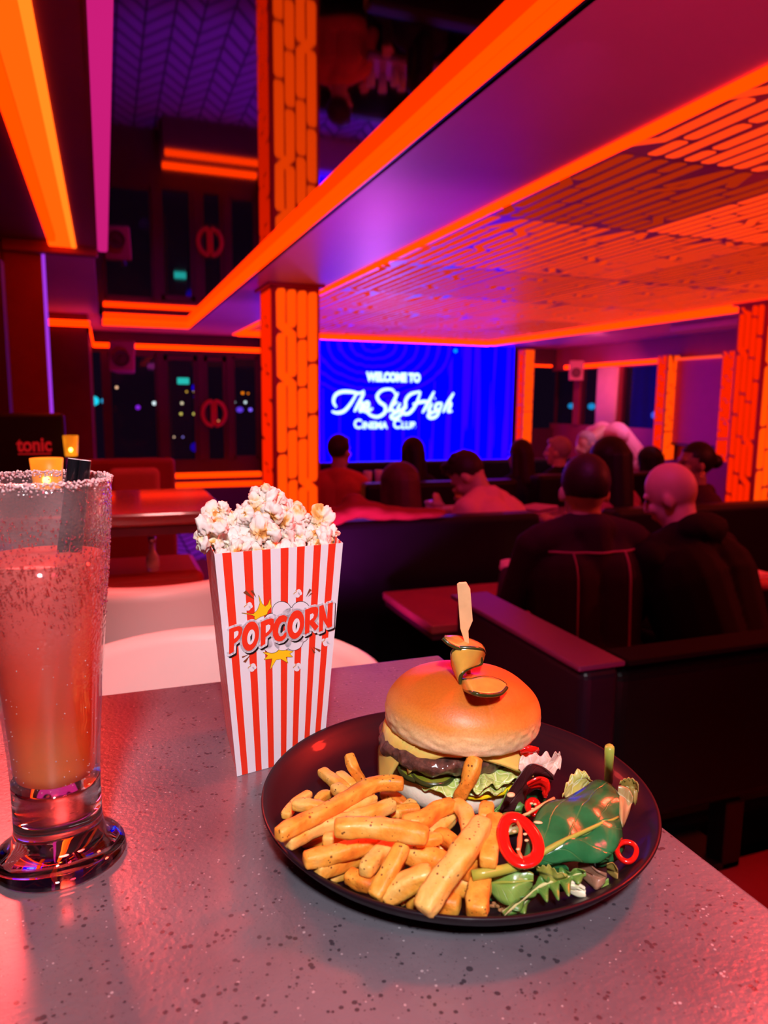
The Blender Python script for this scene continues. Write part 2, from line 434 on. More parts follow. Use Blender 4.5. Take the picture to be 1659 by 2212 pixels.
for zz in (1.0, 2.0):
    r.append([Vector((6.60 + .018*math.sin(k*1.4), 8.55 + .42*k/n, zz)) for k in range(n+1)] + [Vector((6.63 + .018*math.sin(k*1.4), 8.55 + .42*k/n, zz)) for k in range(n, -1, -1)])
tag(cu.loft(r).build('curtain', PINKC, smooth=True), 'narrow pale pink curtain hanging between the right-hand windows', 'curtain')
bl = thing('roller_blind', 'magenta-lit roller blind pulled down between two light columns on the right', 'blind', (6.6, 7.0, 0))
MB().box((.0, -.40, 1.02), (.012, .44, 2.03)).build('blind_fabric', mat('blind_cloth', (.62, .10, .32), .6, var=.06, bump=.05, bscale=200), bl)
MB().box((-.012, -.40, 1.0), (.022, .44, 1.03)).build('bottom_bar', DARKTRIM, bl)
MB().box((-.03, -.40, 2.03), (.03, .44, 2.06)).build('light_rail', emit('blind_rail_led', (1, .05, .02), 1.3), bl, bevel=.008)
MB().tube([(-.02, -.36, 2.03), (-.02, -.37, 1.5)], .006, 8).build('pull_cord', WHITELEA, bl)
tag(MB().box((5.75, 5.6, 2.27), (5.95, 6.6, 2.335)).build('ceiling_vent', mat('pink_vent', (.7, .3, .4), .4, var=.1), bevel=.01), 'long pink ceiling vent box under the right soffit', 'vent')

# ------------------------------------------------------------------ light pattern (columns and ceiling)
PAT = [((0, 210), (0, 480), (1, 550), (1, 870)), ((1, 215), (1, 500)), ((2, 220), (2, 575)), ((3, 225), (3, 750)),
       ((0, 540), (0, 850), (1, 925), (1, 1260)), ((2, 585), (2, 940)), ((3, 765), (3, 1145)), ((0, 910), (0, 1450)),
       ((2, 950), (2, 1335)), ((1, 1275), (1, 1655)), ((3, 1160), (3, 1685)), ((0, 1465), (0, 1840)), ((2, 1345), (2, 1670), (3, 1745), (3, 2025)),
       ((1, 1665), (1, 2000)), ((0, 1855), (0, 2200)), ((2, 1725), (2, 2030), (3, 2095), (3, 2340)), ((1, 2015), (1, 2345)), ((0, 2215), (0, 2350)), ((2, 2100), (2, 2345))]
def slot_shapes(width, y0, y1, scale, off=0, flip=False, gap=.88):
    """capsule outlines of the light slots, running along v"""
    cw = width / 4; hw = cw * gap / 2; out = []
    per = (2350 - 205) * scale
    k = 0; base = y0 - off
    while base < y1:
        for seg in PAT:
            pts = []
            for c, v in seg:
                cc = 3 - c if (flip ^ (k % 2 == 1)) else c
                pts.append([(cc + .5) * cw, base + (v - 205) * scale])
            if pts[-1][1] < y0 + .02 or pts[0][1] > y1 - .02: continue
            q = []
            for j, p in enumerate(pts): q.append([p[0], min(max(p[1], y0), y1)])
            # drop degenerate
            z = [q[0]]
            for p in q[1:]:
                if abs(p[1] - z[-1][1]) > .004: z.append(p)
            if len(z) < 2 or abs(z[-1][1] - z[0][1]) < 2.2*hw: continue
            out.append((z, hw))
        base += per; k += 1
    return out
def capsule(path, hw):
    """outline of a thick poly-line with eased, slanted ends"""
    Lf, Rt = [], []
    n = len(path)
    for i, (x, y) in enumerate(path):
        if i == 0: dx, dy = path[1][0]-x, path[1][1]-y
        elif i == n-1: dx, dy = x-path[i-1][0], y-path[i-1][1]
        else:
            a = Vector((path[i][0]-path[i-1][0], path[i][1]-path[i-1][1])).normalized(); b_ = Vector((path[i+1][0]-path[i][0], path[i+1][1]-path[i][1])).normalized()
            dx, dy = (a+b_)
        l = math.hypot(dx, dy) or 1; nx, ny = -dy/l, dx/l
        k = hw if i in (0, n-1) else hw * 1.03
        if i == 0:
            Lf.append((x + nx*hw, y + hw*.9)); Lf.insert(0, (x + nx*hw*.6, y + hw*.15)); Rt.append((x - nx*hw*.6, y)); Rt.append((x - nx*hw, y + hw*.35))
        elif i == n-1:
            Lf.append((x + nx*hw, y - hw*.35)); Lf.append((x + nx*hw*.6, y)); Rt.append((x - nx*hw, y - hw*.9)); Rt.append((x - nx*hw*.6, y - hw*.15))
        else:
            Lf.append((x + nx*k, y + ny*k)); Rt.append((x - nx*k, y - ny*k))
    return Lf + Rt[::-1]
COLFACE = mat('column_red_lacquer', (.55, .03, .045), .4, var=.1)
def slots(name, fr, width, y0, y1, scale, mt, parent, off=0, flip=False, depth=.003, gap=.88):
    g = MB()
    for path, hw in slot_shapes(width, y0, y1, scale, off, flip, gap):
        g.prism(capsule(path, hw), fr, depth)
    return g.build(name, mt, parent)
def column(label, x0, x1, y0, y1, z0, z1, faces='fl', off=0, side=LED_SIDE, front=LED_SLOT, scale=None, cap=True, group=None):
    t = thing('light_column', label, 'column', ((x0+x1)/2, (y0+y1)/2, 0), group=group)
    hx, hy = (x1-x0)/2, (y1-y0)/2
    MB().box((-hx, -hy, z0), (hx, hy, z1)).build('shaft', COLFACE, t, bevel=.004)
    sc = scale or (x1-x0)*.86/320*1.0
    w = 2*hx*.88
    slots('light_slots', lambda u, v, d: Vector((-hx*.86 + u, -hy - d, z1 - .01 - v + 0)), w, 0.0, z1 - z0 - .02, sc, front, t, off)
    wy = 2*hy*.86
    slots('light_slots', lambda u, v, d: Vector((-hx - d, -hy*.86 + u, z1 - .01 - v)), wy, 0.0, z1 - z0 - .02, sc, side, t, off + .1, True)
    if cap:
        MB().box((-hx-.035, -hy-.035, z1), (hx+.035, hy+.035, z1+.02)).build('capital', COLFACE, t, bevel=.005)
    return t
a = at(597, 1100, Y=5.45); bb = at(690, 1100, Y=5.45)
column('large orange light column in the middle of the room, in front of the screen edge', 1.175, 1.535, 5.50, 5.95, 0, SZ - .02)
p = at(1110, 900, Y=9.88); q = at(1146, 900, Y=9.88)
column('slim orange light column at the right end of the blue screen', 5.885, 6.06, 9.80, 9.98, 0, 2.29, cap=False, off=.1)
column('orange light column left of the magenta blind on the right', 6.46, 6.655, 7.42, 7.60, .80, 2.10, cap=False, off=.2)
column('orange light column right of the magenta blind, ending above the seats', 6.42, 6.655, 6.32, 6.52, .86, 2.09, cap=False, off=.3)
column('large orange light column cut by the right edge of the photo', 5.06, 5.40, 4.70, 5.0, 0, SZ - .02, off=.15)

# ceiling light panels
YE = [-.2, 1.05, 2.37, 3.36, 4.7, 6.0, 7.3, 8.6, 9.85]
XE = [1.72, 2.70, 3.58, 4.46, 5.30]
pm = {}
def panel_mat(k):
    k = round(k, 2)
    if k not in pm: pm[k] = emit('ceiling_slot_%d' % int(k*100), (1, .045, .006), k)
    return pm[k]
rng = random.Random(5)
rowsn = ['nearest', 'second', 'third', 'fourth', 'fifth', 'sixth', 'seventh', 'farthest']; coln = ['left', 'middle-left', 'middle-right', 'right']
for i in range(len(XE)-1):
    for j in range(len(YE)-1):
        x0, x1, y0, y1 = XE[i], XE[i+1], YE[j], YE[j+1]
        bright = (j <= 1) or (i >= 1 and j <= 2)
        k = 1.25 if bright else (.42 if (i == 0 and j == 2) else [.75, .9, .8, 1.0, .85, .7][max(0, j-2) % 6] * rng.uniform(.75, 1.1))
        t = thing('ceiling_light_panel', 'panel of orange light slots in the patterned ceiling, %s row from the table, %s column' % (rowsn[j], coln[i]), 'light panel', ((x0+x1)/2, (y0+y1)/2, CEZ))
        hx, hy = (x1-x0)/2 - .002, (y1-y0)/2 - .003
        MB().box((-hx, -hy, -.004), (hx, hy, 0)).build('backing', LACQ, t)
        npat = 3; w = 2*hx / npat
        g = MB()
        for r_ in range(npat):
            for path, hw in slot_shapes(w*.97, .01, 2*hy - .01, .00125, rng.uniform(0, 1.2), bool((i + j + r_) % 2), .66):
                g.prism(capsule(path, hw), lambda u, v, d, r_=r_, w=w: Vector((-hx + r_*w + u, -hy + v, -.004 - d)), .002)
        g.build('light_slots', panel_mat(k), t)

# ------------------------------------------------------------------ blue projection screen
m = bpy.data.materials.new('curtain_projection'); m.use_nodes = True; nt = m.node_tree; L = nt.links
for n in list(nt.nodes): nt.nodes.remove(n)
tc = nd(nt, 'ShaderNodeTexCoord'); sx = nd(nt, 'ShaderNodeSeparateXYZ'); L.new(tc.outputs['Object'], sx.inputs[0])
nz = nd(nt, 'ShaderNodeTexNoise'); nz.inputs['Scale'].default_value = 1.0; cm = nd(nt, 'ShaderNodeCombineXYZ')
L.new(math_(nt, 'MULTIPLY', sx.outputs['X'], 9.), cm.inputs[0]); L.new(math_(nt, 'MULTIPLY', sx.outputs['Z'], .25), cm.inputs[2]); L.new(cm.outputs[0], nz.inputs['Vector'])
fold = math_(nt, 'GREATER_THAN', math_(nt, 'SINE', math_(nt, 'ADD', math_(nt, 'MULTIPLY', sx.outputs['X'], 26.), math_(nt, 'MULTIPLY', nz.outputs[0], 9.))), .72)
# swags across the top: rings about a point above the screen centre
dx = math_(nt, 'MULTIPLY', math_(nt, 'SUBTRACT', sx.outputs['X'], -.35), .62); dz = math_(nt, 'SUBTRACT', sx.outputs['Z'], .95)
rr = math_(nt, 'SQRT', math_(nt, 'ADD', math_(nt, 'MULTIPLY', dx, dx), math_(nt, 'MULTIPLY', dz, dz)))
swag = math_(nt, 'GREATER_THAN', math_(nt, 'SINE', math_(nt, 'ADD', math_(nt, 'MULTIPLY', rr, 60.), math_(nt, 'MULTIPLY', nz.outputs[0], 3.))), .65)
inr = math_(nt, 'LESS_THAN', rr, .78)
pat = math_(nt, 'ADD', math_(nt, 'MULTIPLY', swag, inr), math_(nt, 'MULTIPLY', fold, math_(nt, 'SUBTRACT', 1.0, inr)))
mx = nd(nt, 'ShaderNodeMixRGB'); L.new(pat, mx.inputs[0]); mx.inputs[1].default_value = (0, 0, 1, 1); mx.inputs[2].default_value = (.0075, 0, .62, 1)
e = nd(nt, 'ShaderNodeEmission'); e.inputs[1].default_value = 4.2; L.new(mx.outputs[0], e.inputs[0]); o = nd(nt, 'ShaderNodeOutputMaterial'); L.new(e.outputs[0], o.inputs[0])
scr = thing('projection_screen', 'large screen glowing blue with curtain folds and white welcome lettering', 'screen', (3.95, 10.1, 1.35))
MB().box((-1.92, -.01, -1.1), (1.925, .01, .985)).build('picture', m, scr)
MB().box((-1.95, .012, -1.13), (1.95, .05, 1.0)).build('frame', DARKTRIM, scr)
TXT = emit('screen_lettering', (.62, .92, 1.0), 1.6)
def scr_pt(x, y): # zoom crop -> screen plane, relative
    q = at(540 + x/2.514, 650 + y/2.514, Y=10.075); return q - Vector(scr.location)
strokes = [
 [(470,578),(455,548),(465,512),(500,494),(550,494),(595,502),(622,488)], [(580,505),(548,558),(512,598),(475,608),(446,600)],
 [(622,498),(592,556),(568,602)], [(572,590),(598,552),(611,562),(598,596),(612,600)], [(612,590),(645,568),(640,550),(624,562),(618,592),(640,602),(668,582)],
 [(795,512),(772,482),(722,484),(692,515),(705,548),(735,572),(732,608),(695,630),(655,620),(636,596),(650,574)],
 [(805,498),(775,560),(752,604)], [(802,548),(766,578),(788,602),(808,592)], [(818,555),(805,588),(826,594),(852,556)], [(852,556),(826,612),(785,640),(768,624),(815,600)],
 [(850,585),(846,545),(872,508),(925,492)], [(928,494),(902,565),(868,608),(836,612),(830,590)], [(1002,492),(968,556),(938,608)], [(886,562),(935,548),(985,548)],
 [(992,556),(972,596),(990,602)], [(1004,530),(1007,528)], [(1046,556),(1016,560),(1008,590),(1028,592),(1046,560)], [(1044,562),(1018,622),(984,636),(970,618),(1020,598)],
 [(1108,500),(1074,556),(1050,606)], [(1058,584),(1082,552),(1092,564),(1078,600),(1100,598)]]
g = MB()
def smooth_path(pts, k=6):
    out = []; P = [pts[0]] + list(pts) + [pts[-1]]
    for i in range(1, len(P)-2):
        for j in range(k):
            t_ = j/k; a_, b_, c_, d_ = P[i-1], P[i], P[i+1], P[i+2]
            out.append(tuple(.5*((2*b_[n]) + (-a_[n]+c_[n])*t_ + (2*a_[n]-5*b_[n]+4*c_[n]-d_[n])*t_*t_ + (-a_[n]+3*b_[n]-3*c_[n]+d_[n])*t_**3) for n in range(len(b_))))
    out.append(tuple(pts[-1])); return out
for st in strokes:
    pts = [scr_pt(*q) for q in smooth_path(st)]
    n = len(pts); g.tube(pts, [.0135 + .011*math.sin(PI*i/max(1, n-1)) for i in range(n)], 8)
ob = g.build('script_lettering', TXT, scr, smooth=True)
for v in ob.data.vertices: v.co.y = (v.co.y + .025) * .15 - .014
def text(name, body, mt, parent, loc, size, rot=(PI/2, 0, 0), sx=1, extr=.002, off=0, align='CENTER'):
    cu = bpy.data.curves.new(name, 'FONT'); cu.body = body; cu.size = size; cu.align_x = align; cu.align_y = 'CENTER'; cu.extrude = extr; cu.offset = off
    o = bpy.data.objects.new('tmp', cu); COL.objects.link(o); dg = bpy.context.evaluated_depsgraph_get(); dg.update()
    me = bpy.data.meshes.new_from_object(o.evaluated_get(dg)); bpy.data.objects.remove(o)
    ob = link(name, me, parent, []); me.materials.clear(); me.materials.append(mt)
    ob.location = loc; ob.rotation_euler = rot; ob.scale = (sx, 1, 1); return ob
c = at(851, 816, Y=10.085) - Vector(scr.location); text('welcome_lettering', 'WELCOME TO', TXT, scr, c, .165, sx=.76, off=.011)
c = at(797, 917, Y=10.085) - Vector(scr.location); text('club_lettering', 'C        C', TXT, scr, c + Vector((-.0, 0, 0)), .01)
ch = [o for o in scr.children if o.name.startswith('club_lettering')][0]; bpy.data.objects.remove(ch)
c0 = at(764, 918, Y=10.085) - Vector(scr.location)
def small_caps(parent, name, parts, loc):
    x = loc.x
    for body, size, w in parts:
        o = text(name, body, TXT, parent, (x, loc.y, loc.z - (.165 - size)*.36), size, sx=.95, off=.005, align='LEFT'); x += w
small_caps(scr, 'club_lettering', [('C', .185, .13), ('INEMA', .135, .47 - .0), ('C', .185, .13), ('LUB', .135, .3)], c0)
tag(MB().ell(at(984, 758, Y=10.085), (.028, .02, .028)).build('cyan_spot', emit('cyan_dot', (.0, .35, .5), 1.2), smooth=True), 'tiny cyan light spot before the upper right of the blue screen', 'light')  # emissive cyan dot set on the screen
tag(MB().box((2.1, 9.7, .0), (5.8, 10.0, .40)).build('stage_ledge', mat('purple_ledge', (.45, .25, .6), .4, var=.1), bevel=.01), 'low ledge running below the blue screen', 'ledge')
# ------------------------------------------------------------------ SEATING AND TABLES (background)
def booth_mesh(t, w, zt, facing=1, depth=.62, seat=.45, base=0, bot=None, pl=-.03, m=BLACKLEA):
    """back along local X at y=0, seat towards +y*facing"""
    f = facing
    MB().box((-w/2, -.06*f, bot or base + .08), (w/2, .08*f, zt)).build('backrest', m, t, bevel=.03, bseg=4, smooth=False)
    MB().box((-w/2 + .02, .085*f, base + seat - .16), (w/2 - .02, depth*f, base + seat)).build('seat', m, t, bevel=.035, bseg=4)
    MB().box((-w/2 + .04, pl*f, 0), (w/2 - .04, (depth - .08)*f, base + seat - .165)).build('plinth', BRASS, t)
    n = max(2, int(w/.6)); g = MB()
    for i in range(1, n): x = -w/2 + w*i/n; g.tube([(x, .083*f, base + seat + .02), (x, .083*f, zt - .03)], .004, 6)
    g.build('back_seam', m, t)
def booth(label, x0, x1, y, zt, facing=1, group=None, **kw):
    t = thing('booth_sofa', label, 'booth sofa', ((x0+x1)/2, y, 0), group=group)
    booth_mesh(t, x1 - x0, zt, facing, **kw); return t
PURLEA = mat('purple_black_leather', (.014, .004, .014), .38, bump=.2, bscale=120, var=.3)
tA = booth('nearest black booth sofa filling the lower right, behind the burger plate', 1.0, 3.0, 1.30, .93, bot=.555, pl=.22)
for lx in (-.655, .1, .8):
    MB().box((lx, -.055, .383), (lx + .055, .0, .554)).box((lx - .03, -.055, .383), (lx + .055, .12, .40)).build('leg', BRASS, tA0 if False else [o for o in bpy.data.objects if o.name == 'booth_sofa'][0], bevel=.003)
MB().box((-1.10, -.08, .1), (-1.005, .52, .945)).build('end_panel', PURLEA, tA, bevel=.02, bseg=4)
MB().box((-1.112, -.08, .945), (-.995, .53, .957)).build('end_cap_rail', mat('plum_rail', (.16, .02, .10), .35, var=.1), tA, bevel=.004)
MB().box((-.99, -.085, .945), (.99, .0, .957)).build('top_rail', mat('matt_black_rail', (.006, .003, .004), .7, var=.2, spec=.08), tA, bevel=.004)
booth('black booth sofa seen from behind below the long-haired woman and the young man', .88, 2.02, 3.20, .95)
booth('black booth sofa behind the bald man on the right', 2.35, 4.1, 3.05, .97)
booth('black booth sofa in the third row, left half, before the blue screen', 1.60, 2.75, 4.66, .95)
booth('black booth sofa in the third row, right half', 2.95, 4.5, 4.70, .97)
booth('black booth sofa in the row closest to the blue screen', 1.75, 4.6, 6.35, .95)

TABRED = mat('red_table_top', (.50, .10, .08), .22, coat=.5, var=.15, vscale=9)
def rect_table(label, x0, x1, y0, y1, zt, m=TABRED, ped=1, base=0):
    t = thing('booth_table', label, 'table', ((x0+x1)/2, (y0+y1)/2, 0))
    hx, hy = (x1-x0)/2, (y1-y0)/2
    MB().box((-hx, -hy, zt - .035), (hx, hy, zt)).build('tabletop', m, t, bevel=.006)
    MB().box((-hx+.01, -hy+.01, zt-.06), (hx-.01, hy-.01, zt-.036)).build('apron', DARKTRIM, t)
    for k in range(ped):
        x = 0 if ped == 1 else -hx + (2*hx)*(k + .5)/ped
        MB().lathe([(.0, base), (.20, base), (.20, base + .015), (.03, base + .035), (.03, zt - .075), (.10, zt - .065), (.0, zt - .0605)], (x, 0, 0), 24).build('pedestal', BRASS, t, smooth=True)
    return t
rect_table('red-lit table with one corner showing, right above the black booth end panel', 1.13, 2.75, 2.48, 3.02, .65, ped=2)
rect_table('dark table in front of the young man in the pale shirt', 1.15, 2.35, 3.98, 4.40, .76, mat('purple_top', (.25, .12, .3), .25, coat=.4, var=.1), ped=2)
rect_table('purple-lit table right of the young man, holding a menu', 2.55, 3.75, 4.0, 4.35, .78, mat('purple_top_two', (.25, .10, .28), .25, coat=.4, var=.1), ped=2)
rect_table('purple-lit table in the row before the screen', 1.95, 4.0, 5.62, 5.95, .80, mat('purple_top_three', (.35, .2, .5), .25, coat=.4, var=.1), ped=2)
rect_table('dark red high table behind the pink tub chairs on the left', -.42, .30, 1.98, 2.52, 1.2, mat('dark_red_top', (.30, .04, .04), .18, coat=.7, var=.15), base=.45)
tag(MB().box((-.30, 3.84, .0), (.32, 3.90, 1.2)).box((-.30, 3.9, .9), (.32, 4.4, 1.0)).build('bench_back', mat('red_bench_leather', (.38, .05, .06), .4, var=.12), bevel=.02), 'dark red high-backed bench left of the orange light steps', 'bench')
tag(MB().box((.0, 3.74, .95), (.24, 3.83, 1.16)).build('chair_back', mat('pink_pad', (.75, .25, .22), .5, var=.1), bevel=.03, bseg=4), 'pinkish red seat pad against the dark red bench', 'cushion')
for z, x0, lb in ((.52, .775, 'upper of two orange light steps beneath the far left windows'), (.41, .80, 'lower of two orange light steps beneath the far left windows')):
    t = thing('light_step', lb, 'light strip', (x0, 9.80 if z > .5 else 9.66, 0))
    MB().box((0, 0, z - .03), (1.15, .10, z + .03)).build('diffuser', emit('step_led_%d' % int(z*100), (1, .035, .0), 2.4 if z > .5 else 2.0), t, bevel=.01)
    MB().box((-.02, .02, .0), (1.17, .12 if z > .5 else .1, z - .032)).build('riser', DARKTRIM, t)
# floor-level red step by the right side of the table
tag(MB().box((.63, -1.2, .0), (4.2, 1.28, .38)).build('carpeted_step', mat('red_step_carpet', (.32, .03, .07), .8, var=.2, bump=.3), bevel=.01), 'red-lit raised carpeted floor seen past the right edge of the table', 'step')

# ---- tub chairs
def tub_chair(label, loc, rz, zt, r=.26, m=WHITELEA, dip=.0, base=.45):
    t = thing('tub_chair', label, 'chair', (loc[0], loc[1], base), rz)
    h = zt - base; n = 40; a0 = math.radians(-35); a1 = math.radians(215)
    def arc(rad, z): return [Vector((rad*math.cos(a0+(a1-a0)*i/n), rad*math.sin(a0+(a1-a0)*i/n), z(i/n))) for i in range(n+1)]
    top = lambda u: h - dip + dip*math.sin(PI*u)**.7
    g = MB(); rings = []
    prof = [(r*.80, .16), (r*.95, .30), (r, .45), (r*1.02, 1.0)]
    out = []
    for f_r, f in ((r*.86, .38), (r*.97, .6), (r*1.03, .97), (r*1.02, 1.0), (r*.95, 1.015), (r*.90, .98), (r*.86, .7), (r*.80, .45)):
        out.append(arc(f_r, lambda u, f=f: .2 + (top(u) - .2)*((f-.38)/.62 if f > .38 else 0)))
    out = [[out[k][i] for k in range(len(out))] for i in range(n+1)]
    g.loft(out, cap=True, closed=True); g.build('shell', m, t, smooth=True)
    MB().lathe([(0, .2), (r*.78, .2), (r*.84, .24), (r*.82, .30), (r*.5, .325), (0, .33)], (0, 0, 0), 40).build('seat_cushion', m, t, smooth=True)
    for sx_, sy_ in ((1, 1), (1, -1), (-1, 1), (-1, -1)):
        MB().tube([(sx_*.13, sy_*.13, .21), (sx_*.19, sy_*.19, 0.0)], [.014, .009], 10).build('leg', BRASS, t, smooth=True)
    return t
tub_chair('large pale pink tub chair at the far side of the table, behind the popcorn', (.135, 1.10), math.radians(0), 1.068, r=.262)
tub_chair('pink-lit tub chair farther back, under the dark red high table', (.09, 1.90), math.radians(180), 1.077, r=.27)
tag(MB().box((-.10, 2.22, .45), (.26, 2.5, .985)).build('side_unit', mat('red_side_unit', (.62, .07, .06), .35, var=.12), bevel=.02), 'low red-lit unit beneath the high table, carrying the glass bottle', 'side unit')
# bottle on the side unit
BOT = mat('bottle_glass', (.9, .78, .78), .15, trans=.25, coat=.6)
t = thing('glass_bottle', 'small clear glass bottle with a shiny cap, left of the popcorn', 'bottle', (.115, 2.26, .985))
MB().lathe([(0, 0), (.016, 0), (.018, .005), (.018, .045), (.009, .06), (.008, .085), (0, .086)], seg=24).build('body', BOT, t, smooth=True)
MB().lathe([(0, .0861), (.011, .0861), (.011, .104), (0, .105)], seg=24).build('cap', mat('silver_cap', (.8, .8, .82), .15, metal=1), t, smooth=True)
MB().lathe([(.0184, .014), (.0187, .014), (.0187, .036), (.0184, .036)], seg=24).build('label_band', mat('white_label', (.8, .75, .75), .5), t, smooth=True)

# ---- window-side neighbours: menu board, lanterns
mb_ = thing('menu_board', 'black board with blurred red lettering standing by the window', 'menu board', (-.44, 2.62, 1.2))
q0 = at(-20, 892, Y=2.62); q1 = at(146, 1030, Y=2.62)
MB().box((q0.x + .44, 0, -.02), (q1.x + .44, .025, q0.z - 1.2)).build('board', mat('board_black', (.012, .006, .008), .35, var=.2), mb_, bevel=.02, bseg=4)
REDL = mat('red_letter_glow', (.75, .05, .06), .5, emis=(.5, .01, .015), es=.35)  # lettering given a faint glow of its own
c = at(74, 962, Y=2.612); text('lettering', 'tonic', REDL, mb_, (c.x + .44, -.006, c.z - 1.2), .062, sx=.80, off=.002)
c = at(74, 974, Y=2.612)
MB().box((c.x + .44 - .048, -.004, c.z - 1.2 - .012), (c.x + .44 + .048, 0, c.z - 1.2 - .008)).build('rule', REDL, mb_)
FLAME = emit('candle_flame', (1, .62, .10), 9)
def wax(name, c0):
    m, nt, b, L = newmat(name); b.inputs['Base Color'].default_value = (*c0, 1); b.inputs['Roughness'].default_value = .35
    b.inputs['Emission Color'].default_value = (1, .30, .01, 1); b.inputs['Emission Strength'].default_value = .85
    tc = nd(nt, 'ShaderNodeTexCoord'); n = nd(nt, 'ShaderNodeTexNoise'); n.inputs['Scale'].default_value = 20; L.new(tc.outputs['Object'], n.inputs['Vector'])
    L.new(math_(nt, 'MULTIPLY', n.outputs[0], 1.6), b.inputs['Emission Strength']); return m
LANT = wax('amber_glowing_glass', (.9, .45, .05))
def lantern(label, px, py, Y, r, h, zt=None):
    c = at(px, py, Y=Y)
    t = thing('candle_holder', label, 'candle', (c.x, c.y, c.z - h))
    MB().lathe([(0, 0), (r*.8, 0), (r*.84, .004), (r*1.0, h), (r*.93, h), (r*.8, .008), (0, .008)], seg=28).build('amber_glass', LANT, t, smooth=True)
    MB().lathe([(0, .009), (r*.5, .009), (r*.5, h*.25), (0, h*.25)], seg=20).build('wax', WHITELEA, t, smooth=True)
    MB().ell((0, -r*1.02, h*.33), (r*.22, r*.10, r*.26)).build('flame_glow', FLAME, t, smooth=True)
    return t
lantern('amber glass candle holder with a glowing flame, between the black board and the windows', 152, 941, 2.45, .022, .062)
lantern('low wide amber glass candle holder just behind the rim of the cocktail glass', 100, 990, 1.35, .026, .05)
# shelf those stand on
tag(MB().box((-.5, 1.1, 1.16), (-.13, 1.62, 1.19)).build('window_shelf', mat('shelf_brown', (.14, .04, .03), .3, var=.2), bevel=.005), 'dark window shelf carrying the wide amber candle holder', 'shelf')
l2 = [o for o in bpy.data.objects if o.name.startswith('candle_holder')]
l2[1].location.z = 1.19 if abs(l2[1].location.z - 1.19) < .05 else l2[1].location.z

# ---- wall speakers
def speaker(label, px, py, Y, s, rz, tilt):
    c = at(px, py, Y=Y); t = thing('wall_speaker', label, 'speaker', c, rz)
    M = Matrix.Rotation(math.radians(tilt), 4, 'X')
    w, h, d = s
    g = MB(); poly = [(-w/2, -h/2), (w/2, -h/2), (w/2, h/2), (-w/2, h/2)]
    g.loft([[M @ Vector((x*(1 if k == 0 else .7), (0 if k == 0 else d), z*(1 if k == 0 else .8))) for x, z in poly] for k in (0, 1)])
    g.build('cabinet', mat('speaker_red_white', (.68, .16, .16), .5, var=.1), t, bevel=.015, bseg=3)
    M2 = M @ Matrix.Rotation(PI/2, 4, 'X')
    MB().lathe([(0, .010), (w*.16, .004), (w*.30, .0), (w*.33, .008), (w*.31, .012)], (0, 0, 0), 32, M=Matrix.Translation(M @ Vector((0, -.012, -h*.12))) @ M2).build('driver_cone', mat('speaker_cone', (.16, .02, .03), .6, var=.1), t, smooth=True)
    MB().tube([(0, d*.8, h*.2), (0, d + .12, h*.45)], .02, 10).build('bracket', BRASS, t)
    return t
speaker('boxy wall speaker tilted down under the orange band at the far left windows', 263, 768, 7.6, (.24, .30, .2), math.radians(-12), -14)
speaker('small red-lit wall speaker right of the blue screen', 1245, 800, 9.2, (.21, .29, .18), math.radians(-35), -8)

# ---- exit light and city lights beyond the glass
t = thing('exit_light', 'small turquoise light panel seen through the far left doors', 'sign', at(396, 823, Y=10.232))
MB().box((-.075, 0, -.042), (.075, .03, .042)).build('lit_face', emit('turquoise_panel', (.02, .62, .55), 1.3), t, bevel=.01)
MB().box((-.08, .031, -.047), (.08, .05, .047)).build('housing', DARKTRIM, t)
CITY = [(200, 866, 14, (.01, .55, .75), 'cyan'), (229, 866, 11, (.02, .42, .8), 'sky-blue'), (252, 837, 6, (.9, .5, .3), 'amber'), (232, 877, 6, (.6, .5, .2), 'dull yellow'),
 (298, 880, 8, (.30, .02, .9), 'violet'), (333, 871, 7, (.7, .85, .9), 'white'), (403, 846, 5, (.7, .4, .05), 'orange-yellow'), (419, 846, 5, (.8, .5, .1), 'yellow'), (440, 847, 5, (.9, .4, .2), 'peach'),
 (393, 871, 6, (.7, .6, .4), 'cream'), (391, 894, 6, (.6, .5, .1), 'olive yellow'), (419, 894, 6, (.6, .5, .1), 'dim yellow'), (376, 944, 5, (.7, .45, .3), 'pale orange'), (395, 944, 5, (.2, .15, .6), 'indigo'),
 (472, 909, 5, (.8, .25, .1), 'red-orange'), (491, 812, 6, (.0, .42, .04), 'upper green'), (496, 917, 6, (.0, .42, .04), 'lower green'), (506, 869, 6, (.5, .7, .8), 'bluish white'), (530, 869, 6, (.6, .75, .8), 'bright white'),
 (518, 885, 9, (.15, .05, .9), 'wide purple'), (541, 885, 7, (.2, .1, .9), 'round purple'), (524, 849, 6, (.9, .2, .0), 'orange'), (536, 850, 5, (.9, .2, .0), 'deep orange'), (428, 838, 14, (.0, .0, .9), 'large blue'), (428, 857, 11, (.0, .0, .8), 'smaller blue'), (425, 966, 14, (.01, .0, .35), 'low flat blue'),
 (1234, 877, 9, (.01, .30, .75), 'left sky-blue'), (1278, 878, 10, (.01, .30, .75), 'right sky-blue'), (1417, 897, 12, (.08, .12, .9), 'slanted blue'), (1333, 894, 5, (.5, .25, .1), 'brown')]
for x, y, r, c, nm in CITY:
    left = x < 700
    p = at(x, y, Y=26.) if left else at(x, y, X=24.)
    dep = -(ROT.inverted() @ (p - CAM)).z
    R_ = max(.02, (r - 3.0)) * dep / F
    o = MB().ell((0, 0, 0), (R_*1.25 if r > 8 else R_, R_, R_), sub=2).build('city_light', emit('city_' + nm.replace(' ', '_').replace('-', '_'), c, 2.2 if r < 8 else 1.3), smooth=True)
    o.location = p; tag(o, '%s city light glowing in the dark beyond the %s windows' % (nm, 'far left' if left else 'right-hand'), 'city light', 'city lights outside')

